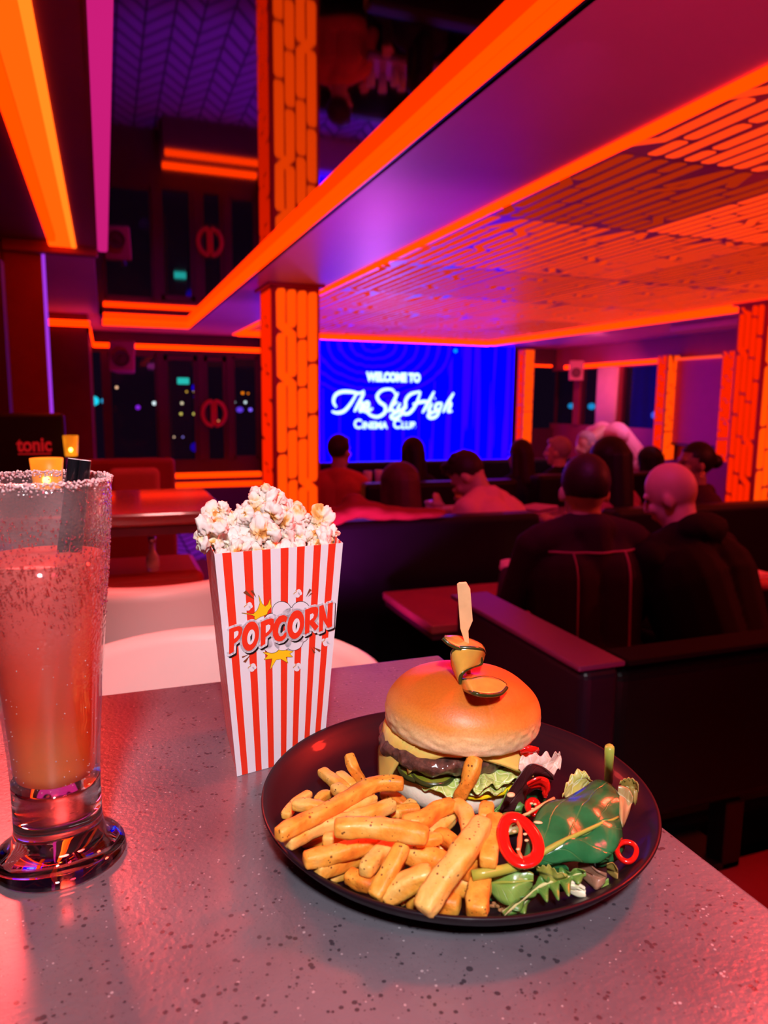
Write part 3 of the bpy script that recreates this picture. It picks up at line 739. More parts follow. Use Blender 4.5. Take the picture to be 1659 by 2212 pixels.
# ---- small things on the background tables
def tumbler(label, x, y, z, r=.035, h=.09, col=(.75, .6, .9), lid=True):
    t = thing('drink_cup', label, 'cup', (x, y, z))
    mm = mat('cup_plastic', col, .25, trans=.35, coat=.3)
    MB().lathe([(0, 0), (r*.75, 0), (r, h), (r*.94, h), (r*.7, .004), (0, .004)], seg=24).build('cup', mm, t, smooth=True)
    if lid: MB().lathe([(r*1.0, h), (r*1.1, h+.002), (r*1.1, h+.012), (r*.85, h+.016), (0, h+.016)], seg=24).build('lid', mm, t, smooth=True)
    return t
p = at(936, 1097, Y=4.1); tumbler('clear lidded drink cup standing left of the young man in the pale shirt', p.x, 4.1, .76, .05, .12)
p = at(962, 1062, Y=4.25)
o = MB().box((-.10, -.06, 0), (.10, .06, .05)).box((-.12, -.075, .05), (.12, .075, .07)).build('snack_box', mat('lilac_card', (.6, .4, .9), .4, var=.1), bevel=.004); o.location = (p.x + .04, 4.25, .76)
tag(o, 'lilac lidded snack box before the young man', 'box')
MEN = mat('menu_paper', (.75, .35, .65), .35, var=.1)
o = MB().box((-.13, -.09, 0), (.13, .09, .012)).build('menu_card', MEN, bevel=.003); o.location = (*at(1160, 1097, z=.785).xy, .785); o.rotation_euler = (0, 0, .5); tag(o, 'magenta menu card lying on the table left of the man in the denim jacket', 'menu')
o = MB().box((-.13, -.09, 0), (.13, .09, .012)).build('menu_card', MEN, bevel=.003); o.location = (3.25, 5.75, .80); o.rotation_euler = (0, 0, .2); tag(o, 'purple menu card on the table beyond the bald man', 'menu')
def tea_light(label, x, y, z, r=.024, h=.035):
    t = thing('tea_light', label, 'candle', (x, y, z))
    MB().lathe([(0, 0), (r*.9, 0), (r, h), (r*.9, h), (r*.8, .005), (0, .005)], seg=24).build('amber_glass', LANT, t, smooth=True)
    MB().ell((0, 0, h*.9), (r*.5, r*.5, r*.8)).build('flame', FLAME, t, smooth=True)
p = at(1109, 1306, z=.65); tea_light('yellow tea light glowing left of the denim jacket', p.x, p.y, .65)
t = thing('sauce_bottle', 'thin red sauce bottle standing behind the yellow tea light', 'bottle', (p.x + .035, p.y + .12, .65))
MB().lathe([(0, 0), (.022, 0), (.022, .07), (.012, .10), (.010, .135), (0, .135)], seg=24).build('body', mat('red_bottle', (.55, .03, .02), .2, coat=.5), t, smooth=True)
MB().lathe([(0, .1355), (.013, .1355), (.012, .16), (0, .162)], seg=24).build('cap', mat('pink_cap', (.85, .2, .15), .3), t, smooth=True)
p = at(1297, 1118, z=.65); tea_light('golden tea light between the denim jacket and the bald man', 2.02, 2.75, .65, .03, .04)
tumbler('pink-lit short glass beside the golden tea light', 1.93, 2.85, .65, .035, .14, (.9, .4, .35), False)
for i, (dx_, dy_) in enumerate(((-.12, .0), (0, .08), (.13, -.02), (.05, -.10))):
    tumbler(['water glass, left one of four reflected in the mirror ceiling', 'water glass at the back of four reflected in the mirror ceiling', 'water glass, right one of four reflected in the mirror ceiling', 'water glass at the front of four reflected in the mirror ceiling'][i], 2.15 + dx_, 5.8 + dy_*.8, .80, .035, .12, (.95, .9, 1.), False)
nap = MB(); n = 8
for i in range(n):
    a0 = i/n
o = MB().box((-.09, -.06, 0), (.09, .06, .006)).box((-.085, -.05, .006), (.088, .058, .012)).box((-.08, -.055, .012), (.08, .05, .018)).build('napkin_stack', mat('orange_lit_paper', (.95, .55, .45), .6, var=.1), bevel=.002)
p = at(1620, 1245, z=.70); o.location = (*p.xy, .702); tag(o, 'stack of pale napkins lit orange at the right edge of the photo', 'napkins')
st_ = thing('stand_table', 'small round pedestal table under the pale napkins at the right edge', 'table', (p.x, p.y, 0))
MB().lathe([(0, .665), (.13, .665), (.135, .68), (.13, .70), (0, .70)], seg=32).build('tabletop', TABRED, st_, smooth=True)
MB().lathe([(0, 0), (.14, 0), (.14, .015), (.03, .03), (.028, .30), (.05, .36), (.028, .42), (.028, .62), (.06, .664), (0, .6645)], seg=24).build('pedestal', BRASS, st_, smooth=True)

# ------------------------------------------------------------------ PEOPLE
def skinmat(name, c): return mat(name, c, .5, sss=.0, var=.08, vscale=14, bump=.05, bscale=90)
SK1, SK2, SK3 = skinmat('fair_skin', (.66, .40, .30)), skinmat('tan_skin', (.50, .28, .19)), skinmat('brown_skin', (.30, .15, .10))
def cloth(n, c, r=.8): return mat(n, c, r, bump=.25, bscale=45, var=.15, vscale=6, sheen=.0, spec=.2)
def hairm(n, c):
    return mat(n, c, .5, bump=.5, bscale=120, var=.35, vscale=30, spec=.3)
HB, HD, HG, HBr = hairm('black_hair', (.006, .003, .005)), hairm('dark_brown_hair', (.022, .007, .007)), hairm('grey_hair', (.40, .30, .32)), hairm('brown_hair', (.085, .022, .018))
def RZ(a): return Matrix.Rotation(a, 4, 'Z')
def person(label, top, seat, yaw=0, lean=10, hturn=0, hdip=0, hroll=0, sk=SK1, top_m=None, leg_m=None, hair='short', hair_m=HD, sh=.19, reach=.32, bulk=1.0, hand_z=None, stand=False, hood=False, neck=.155, hs=1.0):
    """seated figure. top = crown of the head (world); seat = seat height; faces +Y turned by yaw"""
    x, y, zt = top
    t = thing('person', label, 'person', (x, y, 0), math.radians(yaw))
    ln = math.radians(lean)
    H0 = Vector((0, 0, zt - .115*hs))                      # head centre (local)
    hd = math.radians(hdip)
    nb = H0 + Vector((0, -.025 - .10*math.sin(hd), -neck*hs*math.cos(hd)**1.6))       # base of the neck
    th = max(.36, (nb.z - seat) - .10)
    hip = nb + Vector((0, -math.sin(ln)*th*1.0, 0)); hip.z = seat + .10
    up = (nb - hip).normalized(); fw = Vector((0, 1, 0)); ch = hip + (nb - hip)*.62
    MH = Matrix.Rotation(math.radians(hturn), 3, 'Z') @ Matrix.Rotation(math.radians(hroll), 3, 'Y') @ Matrix.Rotation(-hd, 3, 'X')
    k = hs
    def hp(p): return H0 + MH @ (Vector(p)*k)
    def tors(g, e=0.0):
        g.cap(hip + Vector((-.08, 0, .0)), hip + Vector((.08, 0, .0)), .13*bulk + e, .13*bulk + e)
        for s_ in (-1, 1):
            g.cap(hip + Vector((s_*.07, 0, .05)), ch + Vector((s_*.075*bulk, .0, 0)), .115*bulk + e, .125*bulk + e)
            g.cap(ch + Vector((s_*.07*bulk, 0, .02)), nb + Vector((s_*.095, 0, -.075)), .12*bulk + e, .075 + e)
            g.cap(nb + Vector((s_*.03, 0, -.02)), nb + Vector((s_*(sh - .03), -.01, -.065)), .055 + e, .058 + e)
    shd = [nb + Vector((s_*sh, -.005, -.085)) for s_ in (-1, 1)]
    hz = hand_z if hand_z is not None else seat + .33
    elb = [p + Vector((s_*.05, .07 + .1*math.sin(ln), -.27)) for p, s_ in zip(shd, (-1, 1))]
    wri = [Vector((e_.x*.62, e_.y + reach*.72, max(hz, e_.z - .12))) for e_ in elb]
    def arms(g, e=0.0, lower=True):
        for a, b_, c in zip(shd, elb, wri):
            g.cap(a, b_, .056*bulk + e, .043 + e)
            if lower: g.cap(b_, c, .043 + e, .028 + e)
    knee = [hip + Vector((s_*.13, .42, .0)) for s_ in (-1, 1)]
    foot = [Vector((q.x, q.y + .02, seat - .40)) for q in knee]
    def legs(g, e=0.0):
        for s_, kn, ft in zip((-1, 1), knee, foot):
            g.cap(hip + Vector((s_*.09, 0, -.02)), kn, .088 + e, .062 + e); g.cap(kn, ft, .058 + e, .040 + e)
    g = MB()
    # head
    g.ell(hp((0, -.012, .018)), (.076*k, .095*k, .098*k), MH, 3)
    g.ell(hp((0, .030, -.050)), (.056*k, .062*k, .068*k), MH, 3)
    g.cap(hp((-.018, .052, -.092)), hp((.018, .052, -.092)), .022*k, .022*k)
    g.cap(hp((0, .086, .010)), hp((0, .105, -.030)), .009*k, .015*k)
    for s_ in (-1, 1):
        g.ell(hp((s_*.040, .066, -.028)), (.022*k, .02*k, .02*k), MH, 2)
        g.ell(hp((s_*.079, -.010, -.018)), (.010*k, .020*k, .031*k), MH @ Matrix.Rotation(s_*-.35, 3, 'Z'), 2)
        g.cap(hp((s_*.016, .082, .024)), hp((s_*.046, .074, .022)), .009*k, .008*k)
    g.cap(hp((-.018, .088, -.062)), hp((.018, .088, -.062)), .008*k, .008*k)
    g.cap(hp((0, -.018, -.055)), nb + Vector((0, .0, -.03)), .054*k, .060*k)
    tors(g, -.012); arms(g, -.006)
    legs(g, -.010)
    for s_, b_, c in zip((-1, 1), elb, wri):
        d = (c - b_).normalized(); sd = Vector((s_, 0, 0)); 
        pc = c + d*.045
        g.ell(pc, (.038, .048, .018), None, 2)
        for f_i in range(4):
            o = c + d*.078 + Vector(((f_i - 1.5)*.019, 0, 0)); l = (.030, .036, .034, .026)[f_i]
            p1 = o + d*l + Vector((0, 0, -.006)); g.cap(o, p1, .0095, .009); g.cap(p1, p1 + d*l*.6 + Vector((0, 0, -.016)), .009, .008)
        tb = c + d*.03 + sd*-.030; g.cap(tb, tb + d*.035 + sd*-.022, .011, .009)
    for s_, ft in zip((-1, 1), foot): g.cap(ft, ft + Vector((0, .13, -.02)), .034, .026)
    body = remeshed(g, 'body', sk, .0085, t, 2)
    # eyes on the face
    for s_ in (-1, 1):
        MB().ell(hp((s_*.030, .079, .004)), (.010*k, .006*k, .006*k), MH, 2).build('eye', mat('eye', (.03, .02, .02), .1), t, smooth=True)
    # clothes
    g = MB(); tors(g, .008); arms(g, .008); g.ring(nb + Vector((0, .0, .012)), .060, .014, n=24, seg=8, M=Matrix.Rotation(-.25, 4, 'X'))
    g.cap(nb + Vector((-.03, -.045, -.015)), nb + Vector((.03, -.045, -.015)), .05, .05); g.cap(nb + Vector((0, -.055, -.02)), nb + Vector((0, -.06, -.14)), .06, .07)
    if hood: g.ell(nb + Vector((0, -.07, .02)), (.12, .075, .06), None, 2)
    remeshed(g, 'jacket' if hood else 'top', top_m, .011, t, 2)
    g = MB(); legs(g, .010); g.cap(hip + Vector((-.08, 0, -.03)), hip + Vector((.08, 0, -.03)), .135*bulk, .135*bulk)
    remeshed(g, 'trousers', leg_m or cloth('black_trousers', (.01, .01, .012)), .013, t, 1)
    for ft in foot:
        g = MB(); g.cap(ft + Vector((0, -.03, -.005)), ft + Vector((0, .14, -.02)), .044, .036)
        remeshed(g, 'shoe', BRASS, .012, t, 1)
    # hair
    if hair:
        g = MB()
        if hair in ('short', 'fade'):
            g.ell(hp((0, -.018, .030)), (.083*k, .101*k, .100*k), MH, 3)
            g.ell(hp((0, .035, .080)), (.060*k, .055*k, .032*k), MH, 2)
        if hair == 'messy':
            g.ell(hp((0, -.016, .032)), (.084*k, .104*k, .102*k), MH, 3)
            for j in range(14):
                a = j*2.4; g.ell(hp((.055*math.cos(a), -.005 + .070*math.sin(a), .098 + .010*math.sin(j*1.7))), (.03*k, .03*k, .022*k), None, 1)
        if hair in ('long', 'longbig'):
            w = 1.0 if hair == 'long' else 1.22
            g.ell(hp((0, -.020, .026)), (.088*w*k, .106*k, .106*k), MH, 3)
            g.cap(hp((0, -.060, .0)), hp((0, -.095, -.20 if hair == 'long' else -.24)), .080*w*k, .066*w*k)
            for s_ in (-1, 1): g.cap(hp((s_*.055*w, -.03, .0)), hp((s_*.072*w, -.05, -.20)), .045*k, .034*k)
        if hair == 'bun':
            g.ell(hp((0, -.020, .028)), (.085*k, .104*k, .102*k), MH, 3)
            g.ell(hp((0, -.125, .010)), (.045*k, .045*k, .045*k), MH, 2)
        if hair == 'ponytail':
            g.ell(hp((0, -.018, .028)), (.084*k, .102*k, .101*k), MH, 3)
            g.cap(hp((0, -.095, .04)), hp((0, -.12, -.22)), .035, .06)
        ho = remeshed(g, 'hair', hair_m, .007, t, 1)
        # trim away face (and, for short hair, neck) region
        bm = bmesh.new(); bm.from_mesh(ho.data); Mi = MH.inverted()
        kill = []
        for v in bm.verts:
            q = (Mi @ (v.co - H0))/k
            face = q.y > .045 and q.z < .062 and abs(q.x) < .075
            if hair in ('short', 'messy', 'fade', 'bun', 'ponytail'):
                if q.y > -.10 and face: kill.append(v)
                elif q.z < (-.045 if hair != 'fade' else -.02) - .0 and hair not in ('bun', 'ponytail'): kill.append(v)
                elif q.y > .012 and q.z < .035: kill.append(v)
                elif hair == 'bun' and q.z < -.07 and q.y > -.2: kill.append(v)
            elif face: kill.append(v)
        bmesh.ops.delete(bm, geom=kill, context='VERTS'); bm.to_mesh(ho.data); bm.free()
    return t, H0, nb, MH
DENIM = cloth('dark_denim', (.030, .008, .016)); 
T_, H0, nb, MH = person('man in a dark stitched denim jacket with short faded hair, his back to us', (1.555, 2.16, 1.31), .50, yaw=-8, lean=6, hturn=-12, sk=SK1, top_m=DENIM, hair='fade', hair_m=HD, sh=.20, hs=1.0, hood=False, neck=.112)
SEAM = mat('pale_stitching', (.42, .10, .16), .7)
tops = [c for c in T_.children if c.name.startswith('top')][0]
def surf_line(tgt, pts, rad, mt, parent, name='seam', back=-1):
    bt = BVHTree.FromPolygons([v.co for v in tgt.data.vertices], [list(p.vertices) for p in tgt.data.polygons])
    out = []
    for p in pts:
        h = bt.ray_cast(Vector((p[0], -1.2, p[1])), Vector((0, 1, 0)))
        if h[0] is not None: out.append(h[0] + Vector((0, -.002, 0)))
    if len(out) > 1: return MB().tube(out, rad, 8).build(name, mt, parent, smooth=True)
zj = nb.z
surf_line(tops, [(-.17 + .34*i/14, zj - .085) for i in range(15)], .0045, SEAM, T_)
surf_line(tops, [(.095, zj - .085 - .40*i/20) for i in range(21)], .0045, SEAM, T_)
surf_line(tops, [(-.095, zj - .085 - .40*i/20) for i in range(21)], .003, SEAM, T_)
surf_line(tops, [(-.13 + .26*i/14, zj - .44) for i in range(15)], .0035, SEAM, T_)
person('bald man in a black hooded jacket, leaning to the left with his back to us', (1.93, 2.16, 1.28), .50, yaw=14, lean=22, hturn=20, hdip=26, hroll=-6, sk=SK1, top_m=cloth('black_jacket', (.008, .004, .006)), hair=None, sh=.215, bulk=1.2, hood=True, hs=.98)
person('young man with dark hair in a pale shirt, head bowed over the table', (1.86, 3.66, 1.215), .45, yaw=38, lean=22, hturn=6, hdip=48, sk=SK2, top_m=cloth('pale_shirt', (.70, .34, .30)), hair='messy', hair_m=HD, sh=.22, bulk=1.25, reach=.12, hand_z=.9, hs=1.05)
person('woman with long straight brown hair, sitting left of the young man', (1.455, 3.66, 1.165), .45, yaw=0, lean=8, hturn=0, sk=SK1, top_m=cloth('dusty_pink_top', (.50, .16, .14)), hair='longbig', hair_m=HBr, sh=.16, hs=1.0)
person('woman with long black hair silhouetted against the blue screen', (2.13, 5.10, 1.225), .45, lean=4, sk=SK2, top_m=cloth('black_top', (.01, .008, .012)), hair='long', hair_m=HB, sh=.15, bulk=.9)
person('person in an orange-lit shirt half hidden by the central light column', (1.80, 5.85, 1.215), .45, yaw=-30, lean=6, hturn=-20, sk=SK2, top_m=cloth('orange_shirt', (.60, .12, .06)), hair='short', hair_m=HD, sh=.19, hs=1.1)
person('grey-haired man in black right of the blue screen', (3.50, 5.25, 1.215), .45, yaw=20, lean=4, hturn=20, sk=SK1, top_m=cloth('black_coat', (.01, .008, .012)), hair='short', hair_m=HG, sh=.20)
person('woman with long dark hair behind the bald man, a patch of pink sleeve showing', (2.65, 3.48, 1.30), .45, lean=6, yaw=10, sk=SK2, top_m=cloth('plum_top', (.30, .06, .13)), hair='longbig', hair_m=HB, sh=.17, hs=1.05)
person('dark-haired person seated below the bending waiter', (3.05, 5.1, 1.20), .45, lean=4, yaw=10, sk=SK2, top_m=cloth('navy_top', (.01, .01, .03)), hair='long', hair_m=HD, sh=.16)
T_, H0, nb, MH = person('woman in profile with tied-back dark hair and an earring, at the far right', (3.22, 3.42, 1.27), .45, yaw=72, lean=8, hturn=0, sk=SK3, top_m=cloth('maroon_coat', (.05, .012, .02)), hair='bun', hair_m=HB, sh=.19, bulk=1.1)
MB().ring(H0 + Vector((.088, -.01, -.06)), .012, .004, 'X', n=20, seg=8).build('earring', mat('gold_earring', (.9, .5, .3), .2, metal=1), T_, smooth=True)
MB().ring(H0 + Vector((-.088, -.01, -.06)), .012, .004, 'X', n=20, seg=8).build('earring', mat('gold_earring_two', (.9, .5, .3), .2, metal=1), T_, smooth=True)
person('dark-haired person low in the background between the bald man and the magenta blind', (4.35, 5.15, 1.13), .42, lean=12, yaw=0, sk=SK2, top_m=cloth('black_sweater', (.01, .006, .01)), hair='longbig', hair_m=HB, sh=.2)

# standing person bent over a table, pale pink shirt
def bending(label, P, yaw):
    t = thing('person', label, 'person', (P.x, P.y, .05), math.radians(yaw))
    hip = Vector((0, 0, .92)); nb = Vector((-.32, .05, 1.20)); 
    H = nb + Vector((-.14, .03, -.10)); sl = [nb + Vector((.05, s_*.17, -.03)) for s_ in (-1, 1)]
    el = [p + Vector((-.10, .0, -.26)) for p in sl]; wr = [p + Vector((-.16, .0, -.16)) for p in el]
    ft = [Vector((.05, s_*.11, .05)) for s_ in (-1, 1)]; kn = [Vector((-.02, s_*.11, .50)) for s_ in (-1, 1)]
    def tor(g, e):
        g.cap(hip + Vector((0, -.06, 0)), hip + Vector((0, .06, 0)), .13+e, .13+e)
        for s_ in (-1, 1): g.cap(hip + Vector((0, s_*.06, .02)), nb + Vector((.09, s_*.09, -.03)), .12+e, .10+e)
        for a in sl: g.cap(nb + Vector((.05, 0, -.02)), a, .07+e, .06+e)
    g = MB(); tor(g, -.012)
    for a, b_, c in zip(sl, el, wr):
        g.cap(a, b_, .05, .04); g.cap(b_, c, .038, .026); g.ell(c + Vector((-.03, 0, -.04)), (.03, .03, .045), None, 2)
        for f_i in range(4): o = c + Vector((-.045 + 0, (f_i-1.5)*.018, -.075)); g.cap(o, o + Vector((-.02, 0, -.05)), .0095, .008)
        g.cap(c + Vector((-.02, .02, -.03)), c + Vector((-.055, .04, -.06)), .011, .009)
    for f_, k_ in zip(ft, kn): g.cap(hip + Vector((0, f_.y*.8, 0)), k_, .085, .06); g.cap(k_, f_, .055, .04); g.cap(f_, f_ + Vector((-.14, 0, -.02)), .035, .028)
    g.cap(nb, H, .055, .055); g.ell(H + Vector((-.03, 0, -.01)), (.085, .075, .10), None, 3); g.ell(H + Vector((-.07, 0, -.07)), (.05, .055, .05), None, 2)
    g.cap(H + Vector((-.11, 0, -.02)), H + Vector((-.13, 0, -.06)), .012, .014)
    for s_ in (-1, 1): g.ell(H + Vector((-.01, s_*.08, -.02)), (.02, .01, .03), None, 2)
    remeshed(g, 'body', SK1, .0095, t)
    g = MB(); tor(g, .016)
    g.cap(hip + Vector((.02, 0, .0)), hip + Vector((.05, 0, -.12)), .16, .18)
    remeshed(g, 'shirt', mat('pale_pink_shirt', (.85, .42, .55), .7, bump=.3, bscale=25, var=.1), .012, t)
    g = MB()
    for a, b_, c in zip(sl, el, wr): g.cap(a, b_, .064, .052); g.cap(b_, c, .05, .038)
    g.cap(sl[0], sl[1], .07, .07)
    remeshed(g, 'sleeves', mat('navy_sleeves', (.02, .02, .08), .7, bump=.2, var=.2), .012, t)
    g = MB()
    for f_, k_ in zip(ft, kn): g.cap(hip + Vector((0, f_.y*.8, -.03)), k_, .10, .072); g.cap(k_, f_ + Vector((0, 0, .04)), .066, .05)
    remeshed(g, 'trousers', cloth('dark_work_trousers', (.012, .01, .014)), .013, t)
    g = MB(); g.ell(H + Vector((-.018, 0, .012)), (.095, .083, .098), None, 3); ho = remeshed(g, 'hair', HG, .008, t)
    bm = bmesh.new(); bm.from_mesh(ho.data); bmesh.ops.delete(bm, geom=[v for v in bm.verts if v.co.x < H.x - .065 and v.co.z < H.z + .04 or v.co.z < H.z - .05], context='VERTS'); bm.to_mesh(ho.data); bm.free()
bending('waiter in a pale pink shirt with navy sleeves bending over to the left', at(1362, 985, Y=5.6), 8)

# coats over the booth
def drape(name, label, pix, z0, mt, Y0, thick=.03):
    g = MB()
    for (x, y, rx, rz, dy) in pix:
        c = at(x, y, Y=Y0 + dy); g.ell(c, (rx, .07, rz), None, 2)
    o = remeshed(g, name, mt, .012, None, 4); return tag(o, label, 'coat')
drape('coat', 'orange-red coat thrown over the back of the booth beside the light column', [(735, 1110, .10, .035, 0), (780, 1100, .13, .04, 0), (830, 1108, .13, .035, 0), (880, 1110, .12, .03, 0), (925, 1108, .10, .025, 0), (765, 1088, .06, .05, .04), (715, 1122, .07, .03, 0)], 0, cloth('rust_coat_cloth', (.30, .04, .02)), 3.16)
# ------------------------------------------------------------------ NEAR TABLE
m, nt, b, L = newmat('speckled_stone')
tc = nd(nt, 'ShaderNodeTexCoord')
n1 = nd(nt, 'ShaderNodeTexNoise'); n1.inputs['Scale'].default_value = 9; n1.inputs['Detail'].default_value = 8; L.new(tc.outputs['Object'], n1.inputs['Vector'])
base = ramp(nt, n1.outputs[0], [(.3, (.085, .072, .088)), (.7, (.16, .138, .16))])
def specks(scale, lo, hi):
    vo = nd(nt, 'ShaderNodeTexVoronoi'); vo.inputs['Scale'].default_value = scale; L.new(tc.outputs['Object'], vo.inputs['Vector'])
    n2 = nd(nt, 'ShaderNodeTexNoise'); n2.inputs['Scale'].default_value = scale*.45; L.new(tc.outputs['Object'], n2.inputs['Vector'])
    d = math_(nt, 'LESS_THAN', math_(nt, 'ADD', vo.outputs['Distance'], math_(nt, 'MULTIPLY', n2.outputs[0], lo)), hi)
    return d
dk = specks(200, 1.0, .64); dk2 = specks(520, .8, .52); lt = specks(260, 1.0, .53)
def mixc(fac, a, bcol, k=1.0):
    x = nd(nt, 'ShaderNodeMixRGB'); L.new(math_(nt, 'MULTIPLY', fac, k), x.inputs[0]); L.new(a, x.inputs[1]); x.inputs[2].default_value = (*bcol, 1); return x.outputs[0]
c_ = mixc(dk2, base.outputs[0], (.07, .055, .07), .8); c_ = mixc(lt, c_, (.45, .42, .44), .7); c_ = mixc(dk, c_, (.035, .03, .04), .92)
L.new(c_, b.inputs['Base Color']); b.inputs['Roughness'].default_value = .32; b.inputs['Specular IOR Level'].default_value = .6
b.inputs['Coat Weight'].default_value = .35; b.inputs['Coat Roughness'].default_value = .16
bp = nd(nt, 'ShaderNodeBump'); bp.inputs['Strength'].default_value = .55; bp.inputs['Distance'].default_value = .0006
n3 = nd(nt, 'ShaderNodeTexNoise'); n3.inputs['Scale'].default_value = 260; n3.inputs['Detail'].default_value = 4; L.new(tc.outputs['Object'], n3.inputs['Vector'])
L.new(math_(nt, 'SUBTRACT', n3.outputs[0], dk), bp.inputs['Height']); L.new(bp.outputs[0], b.inputs['Normal'])
STONE = m
t = thing('dining_table', 'grey speckled stone table carrying the burger plate, popcorn and cocktail', 'table', (-.06, .1, .45))
MB().box((-.40, -.75, .722), (.412, .652, .75)).build('tabletop', STONE, t, bevel=.003, bseg=3)
MB().box((-.38, -.72, .69), (.38, .62, .7215)).build('apron', BRASS, t)
MB().box((-.05, -.05, .012), (.05, .05, .689)).build('pedestal', BRASS, t, bevel=.01)
MB().box((-.30, -.30, 0), (.30, .30, .0115)).build('foot', BRASS, t, bevel=.004)
TZ = 1.2

# ------------------------------------------------------------------ PLATE
PC = Vector((.2205, .4370, TZ)); PR = .1355
def plate_h(p):
    """height of the plate's inner surface at p"""
    d = math.hypot(p[0]-PC.x, p[1]-PC.y)
    if d < .100: return TZ + .0052
    return TZ + .0052 + (min(d, .131) - .100)**2/.031**2*.0155
PLATE = mat('black_glazed_stoneware', (.010, .004, .008), .42, coat=.04, spec=.22, bump=.12, bscale=220, bdist=.0004, var=.2)
prof = [(0, .001), (.080, .001), (.0815, 0), (.085, 0), (.0865, .0015), (.104, .0028), (.120, .0080), (.129, .0145), (.1345, .0208), (PR, .0226), (.1350, .0236), (.1328, .0232), (.127, .0178), (.118, .0105), (.107, .0062), (.094, .0045), (0, .0045)]
pl = MB().lathe(prof, seg=160).build('dinner_plate', PLATE, smooth=True); pl.location = PC
tag(pl, 'round black coupe plate holding the burger, chips and salad', 'plate')

# ------------------------------------------------------------------ POPCORN CARTON
BL, BR_ = at(512, 1678, z=TZ), Vector((.1590, .5610, TZ))
BL.z = BR_.z = TZ + .0003
TL = at(463, 1197, Y=.531); TR = on_plane(741, 1173, BL, (BR_ - BL).cross(TL - BL).normalized())
dB = at(489, 1580, z=TZ) - BL; dB.z = 0
LBk, RBk = BL + dB, BR_ + dB + Vector((.004, 0, 0))
TLk, TRk = TL + Vector((.003, dB.y*1.05, .002)), TR + Vector((.006, dB.y*1.05, .002))
PW = mat('white_card', (.78, .79, .86), .45, var=.03, bump=.04, bscale=400)
PRD = mat('red_print', (.80, .035, .012), .42, var=.04, vscale=200)
PIN = mat('card_inside', (.80, .78, .78), .6)
box = thing('popcorn_box', 'tall red and white striped popcorn carton, tapering, with POPCORN lettering', 'popcorn box', (BL + BR_ + LBk + RBk)/4)
BO = Vector(box.location)
def wall(g, a, b_, c, d, breaks):
    """a,b bottom; c,d top (above a, b)"""
    us = [0] + breaks + [1]
    for i in range(len(us)-1):
        g.mi = i % 2
        for k in range(8):
            v0, v1 = k/8, (k+1)/8
            P = [a.lerp(b_, us[i]).lerp(c.lerp(d, us[i]), v) for v in (v0, v1)] + [a.lerp(b_, us[i+1]).lerp(c.lerp(d, us[i+1]), v) for v in (v1, v0)]
            g.add([p - BO for p in P], [(0, 3, 2, 1)])
g = MB()
FB = [.055, .120, .207, .272, .348, .412, .490, .552, .620, .682, .755, .815, .877, .939]
wall(g, BL, BR_, TL, TR, FB)
wall(g, LBk, BL, TLk, TL, [.07, .14, .22, .29, .37, .44, .52, .59, .67, .74, .82, .89])
wall(g, BR_, RBk, TR, TRk, [.07, .14, .22, .29, .37, .44, .52, .59, .67, .74, .82, .89])
wall(g, RBk, LBk, TRk, TLk, FB)
g.mi = 0; g.add([p - BO for p in (BL, BR_, RBk, LBk)], [(0, 1, 2, 3)])
o = g.build('carton', [PW, PRD], box); bm = bmesh.new(); bm.from_mesh(o.data); bmesh.ops.remove_doubles(bm, verts=bm.verts, dist=1e-5); bmesh.ops.recalc_face_normals(bm, faces=bm.faces); bm.to_mesh(o.data); bm.free()
md = o.modifiers.new('card', 'SOLIDIFY'); md.thickness = .0006; nf = [p for p in o.data.polygons if abs((p.center + BO - BL).dot((BR_ - BL).cross(TL - BL).normalized())) < 1e-4][3].normal; md.offset = -1 if nf.y < 0 else 1
FN = (BR_ - BL).cross(TL - BL).normalized()
if FN.y > 0: FN = -FN
# printed logo, drawn in the coordinates of a zoomed view of the print and laid on the front panel
def lp(x, y, k): return on_plane(460 + x/5.53, 1240 + y/5.53, BL, FN) + FN*(.00012 + .00009*k) - BO
def fill(g, poly, k):
    vs = [g.bm.verts.new(lp(x, y, k)) for x, y in poly]
    e = [g.bm.edges.new((vs[i], vs[(i+1) % len(vs)])) for i in range(len(vs))]
    return e
def flat(polys, k, name, mt, holes=True):
    g = MB()
    for p in polys:
        ed = []
        loops = p if isinstance(p[0], list) else [p]
        for lp_ in loops: ed += fill(g, lp_, k)
        r = bmesh.ops.triangle_fill(g.bm, use_beauty=True, use_dissolve=False, edges=ed, normal=FN)
    return g.build(name, mt, box)
def stroke(g, poly, w, k, closed=True):
    n = len(poly); m_ = n if closed else n-1
    for i in range(m_):
        (x0, y0), (x1, y1) = poly[i], poly[(i+1) % n]
        l = math.hypot(x1-x0, y1-y0) or 1; nx, ny = -(y1-y0)/l*w, (x1-x0)/l*w
        g.add([lp(x0+nx, y0+ny, k), lp(x1+nx, y1+ny, k), lp(x1-nx, y1-ny, k), lp(x0-nx, y0-ny, k)], [(0, 1, 2, 3)])
    for x, y in poly: disc(g, x, y, w, k)
def disc(g, x, y, r, k, n=20, ry=None):
    ry = ry or r
    g.add([lp(x + r*math.cos(2*PI*i/n), y + ry*math.sin(2*PI*i/n), k) for i in range(n)], [tuple(range(n))])
def ellp(cx, cy, rx, ry, tilt, n=28):
    c, s = math.cos(tilt), math.sin(tilt)
    return [(cx + rx*math.cos(2*PI*i/n)*c - ry*math.sin(2*PI*i/n)*s, cy + rx*math.cos(2*PI*i/n)*s + ry*math.sin(2*PI*i/n)*c) for i in range(n)]
P1 = [[(188,655),(245,632),(300,617),(335,625),(348,650),(345,695),(320,760),(285,800),(248,828),(243,925),(188,955)], [(247,690),(285,672),(302,685),(297,720),(275,750),(247,772)]]
O1 = [ellp(443, 738, 100, 178, .18), ellp(450, 748, 44, 92, .18)]
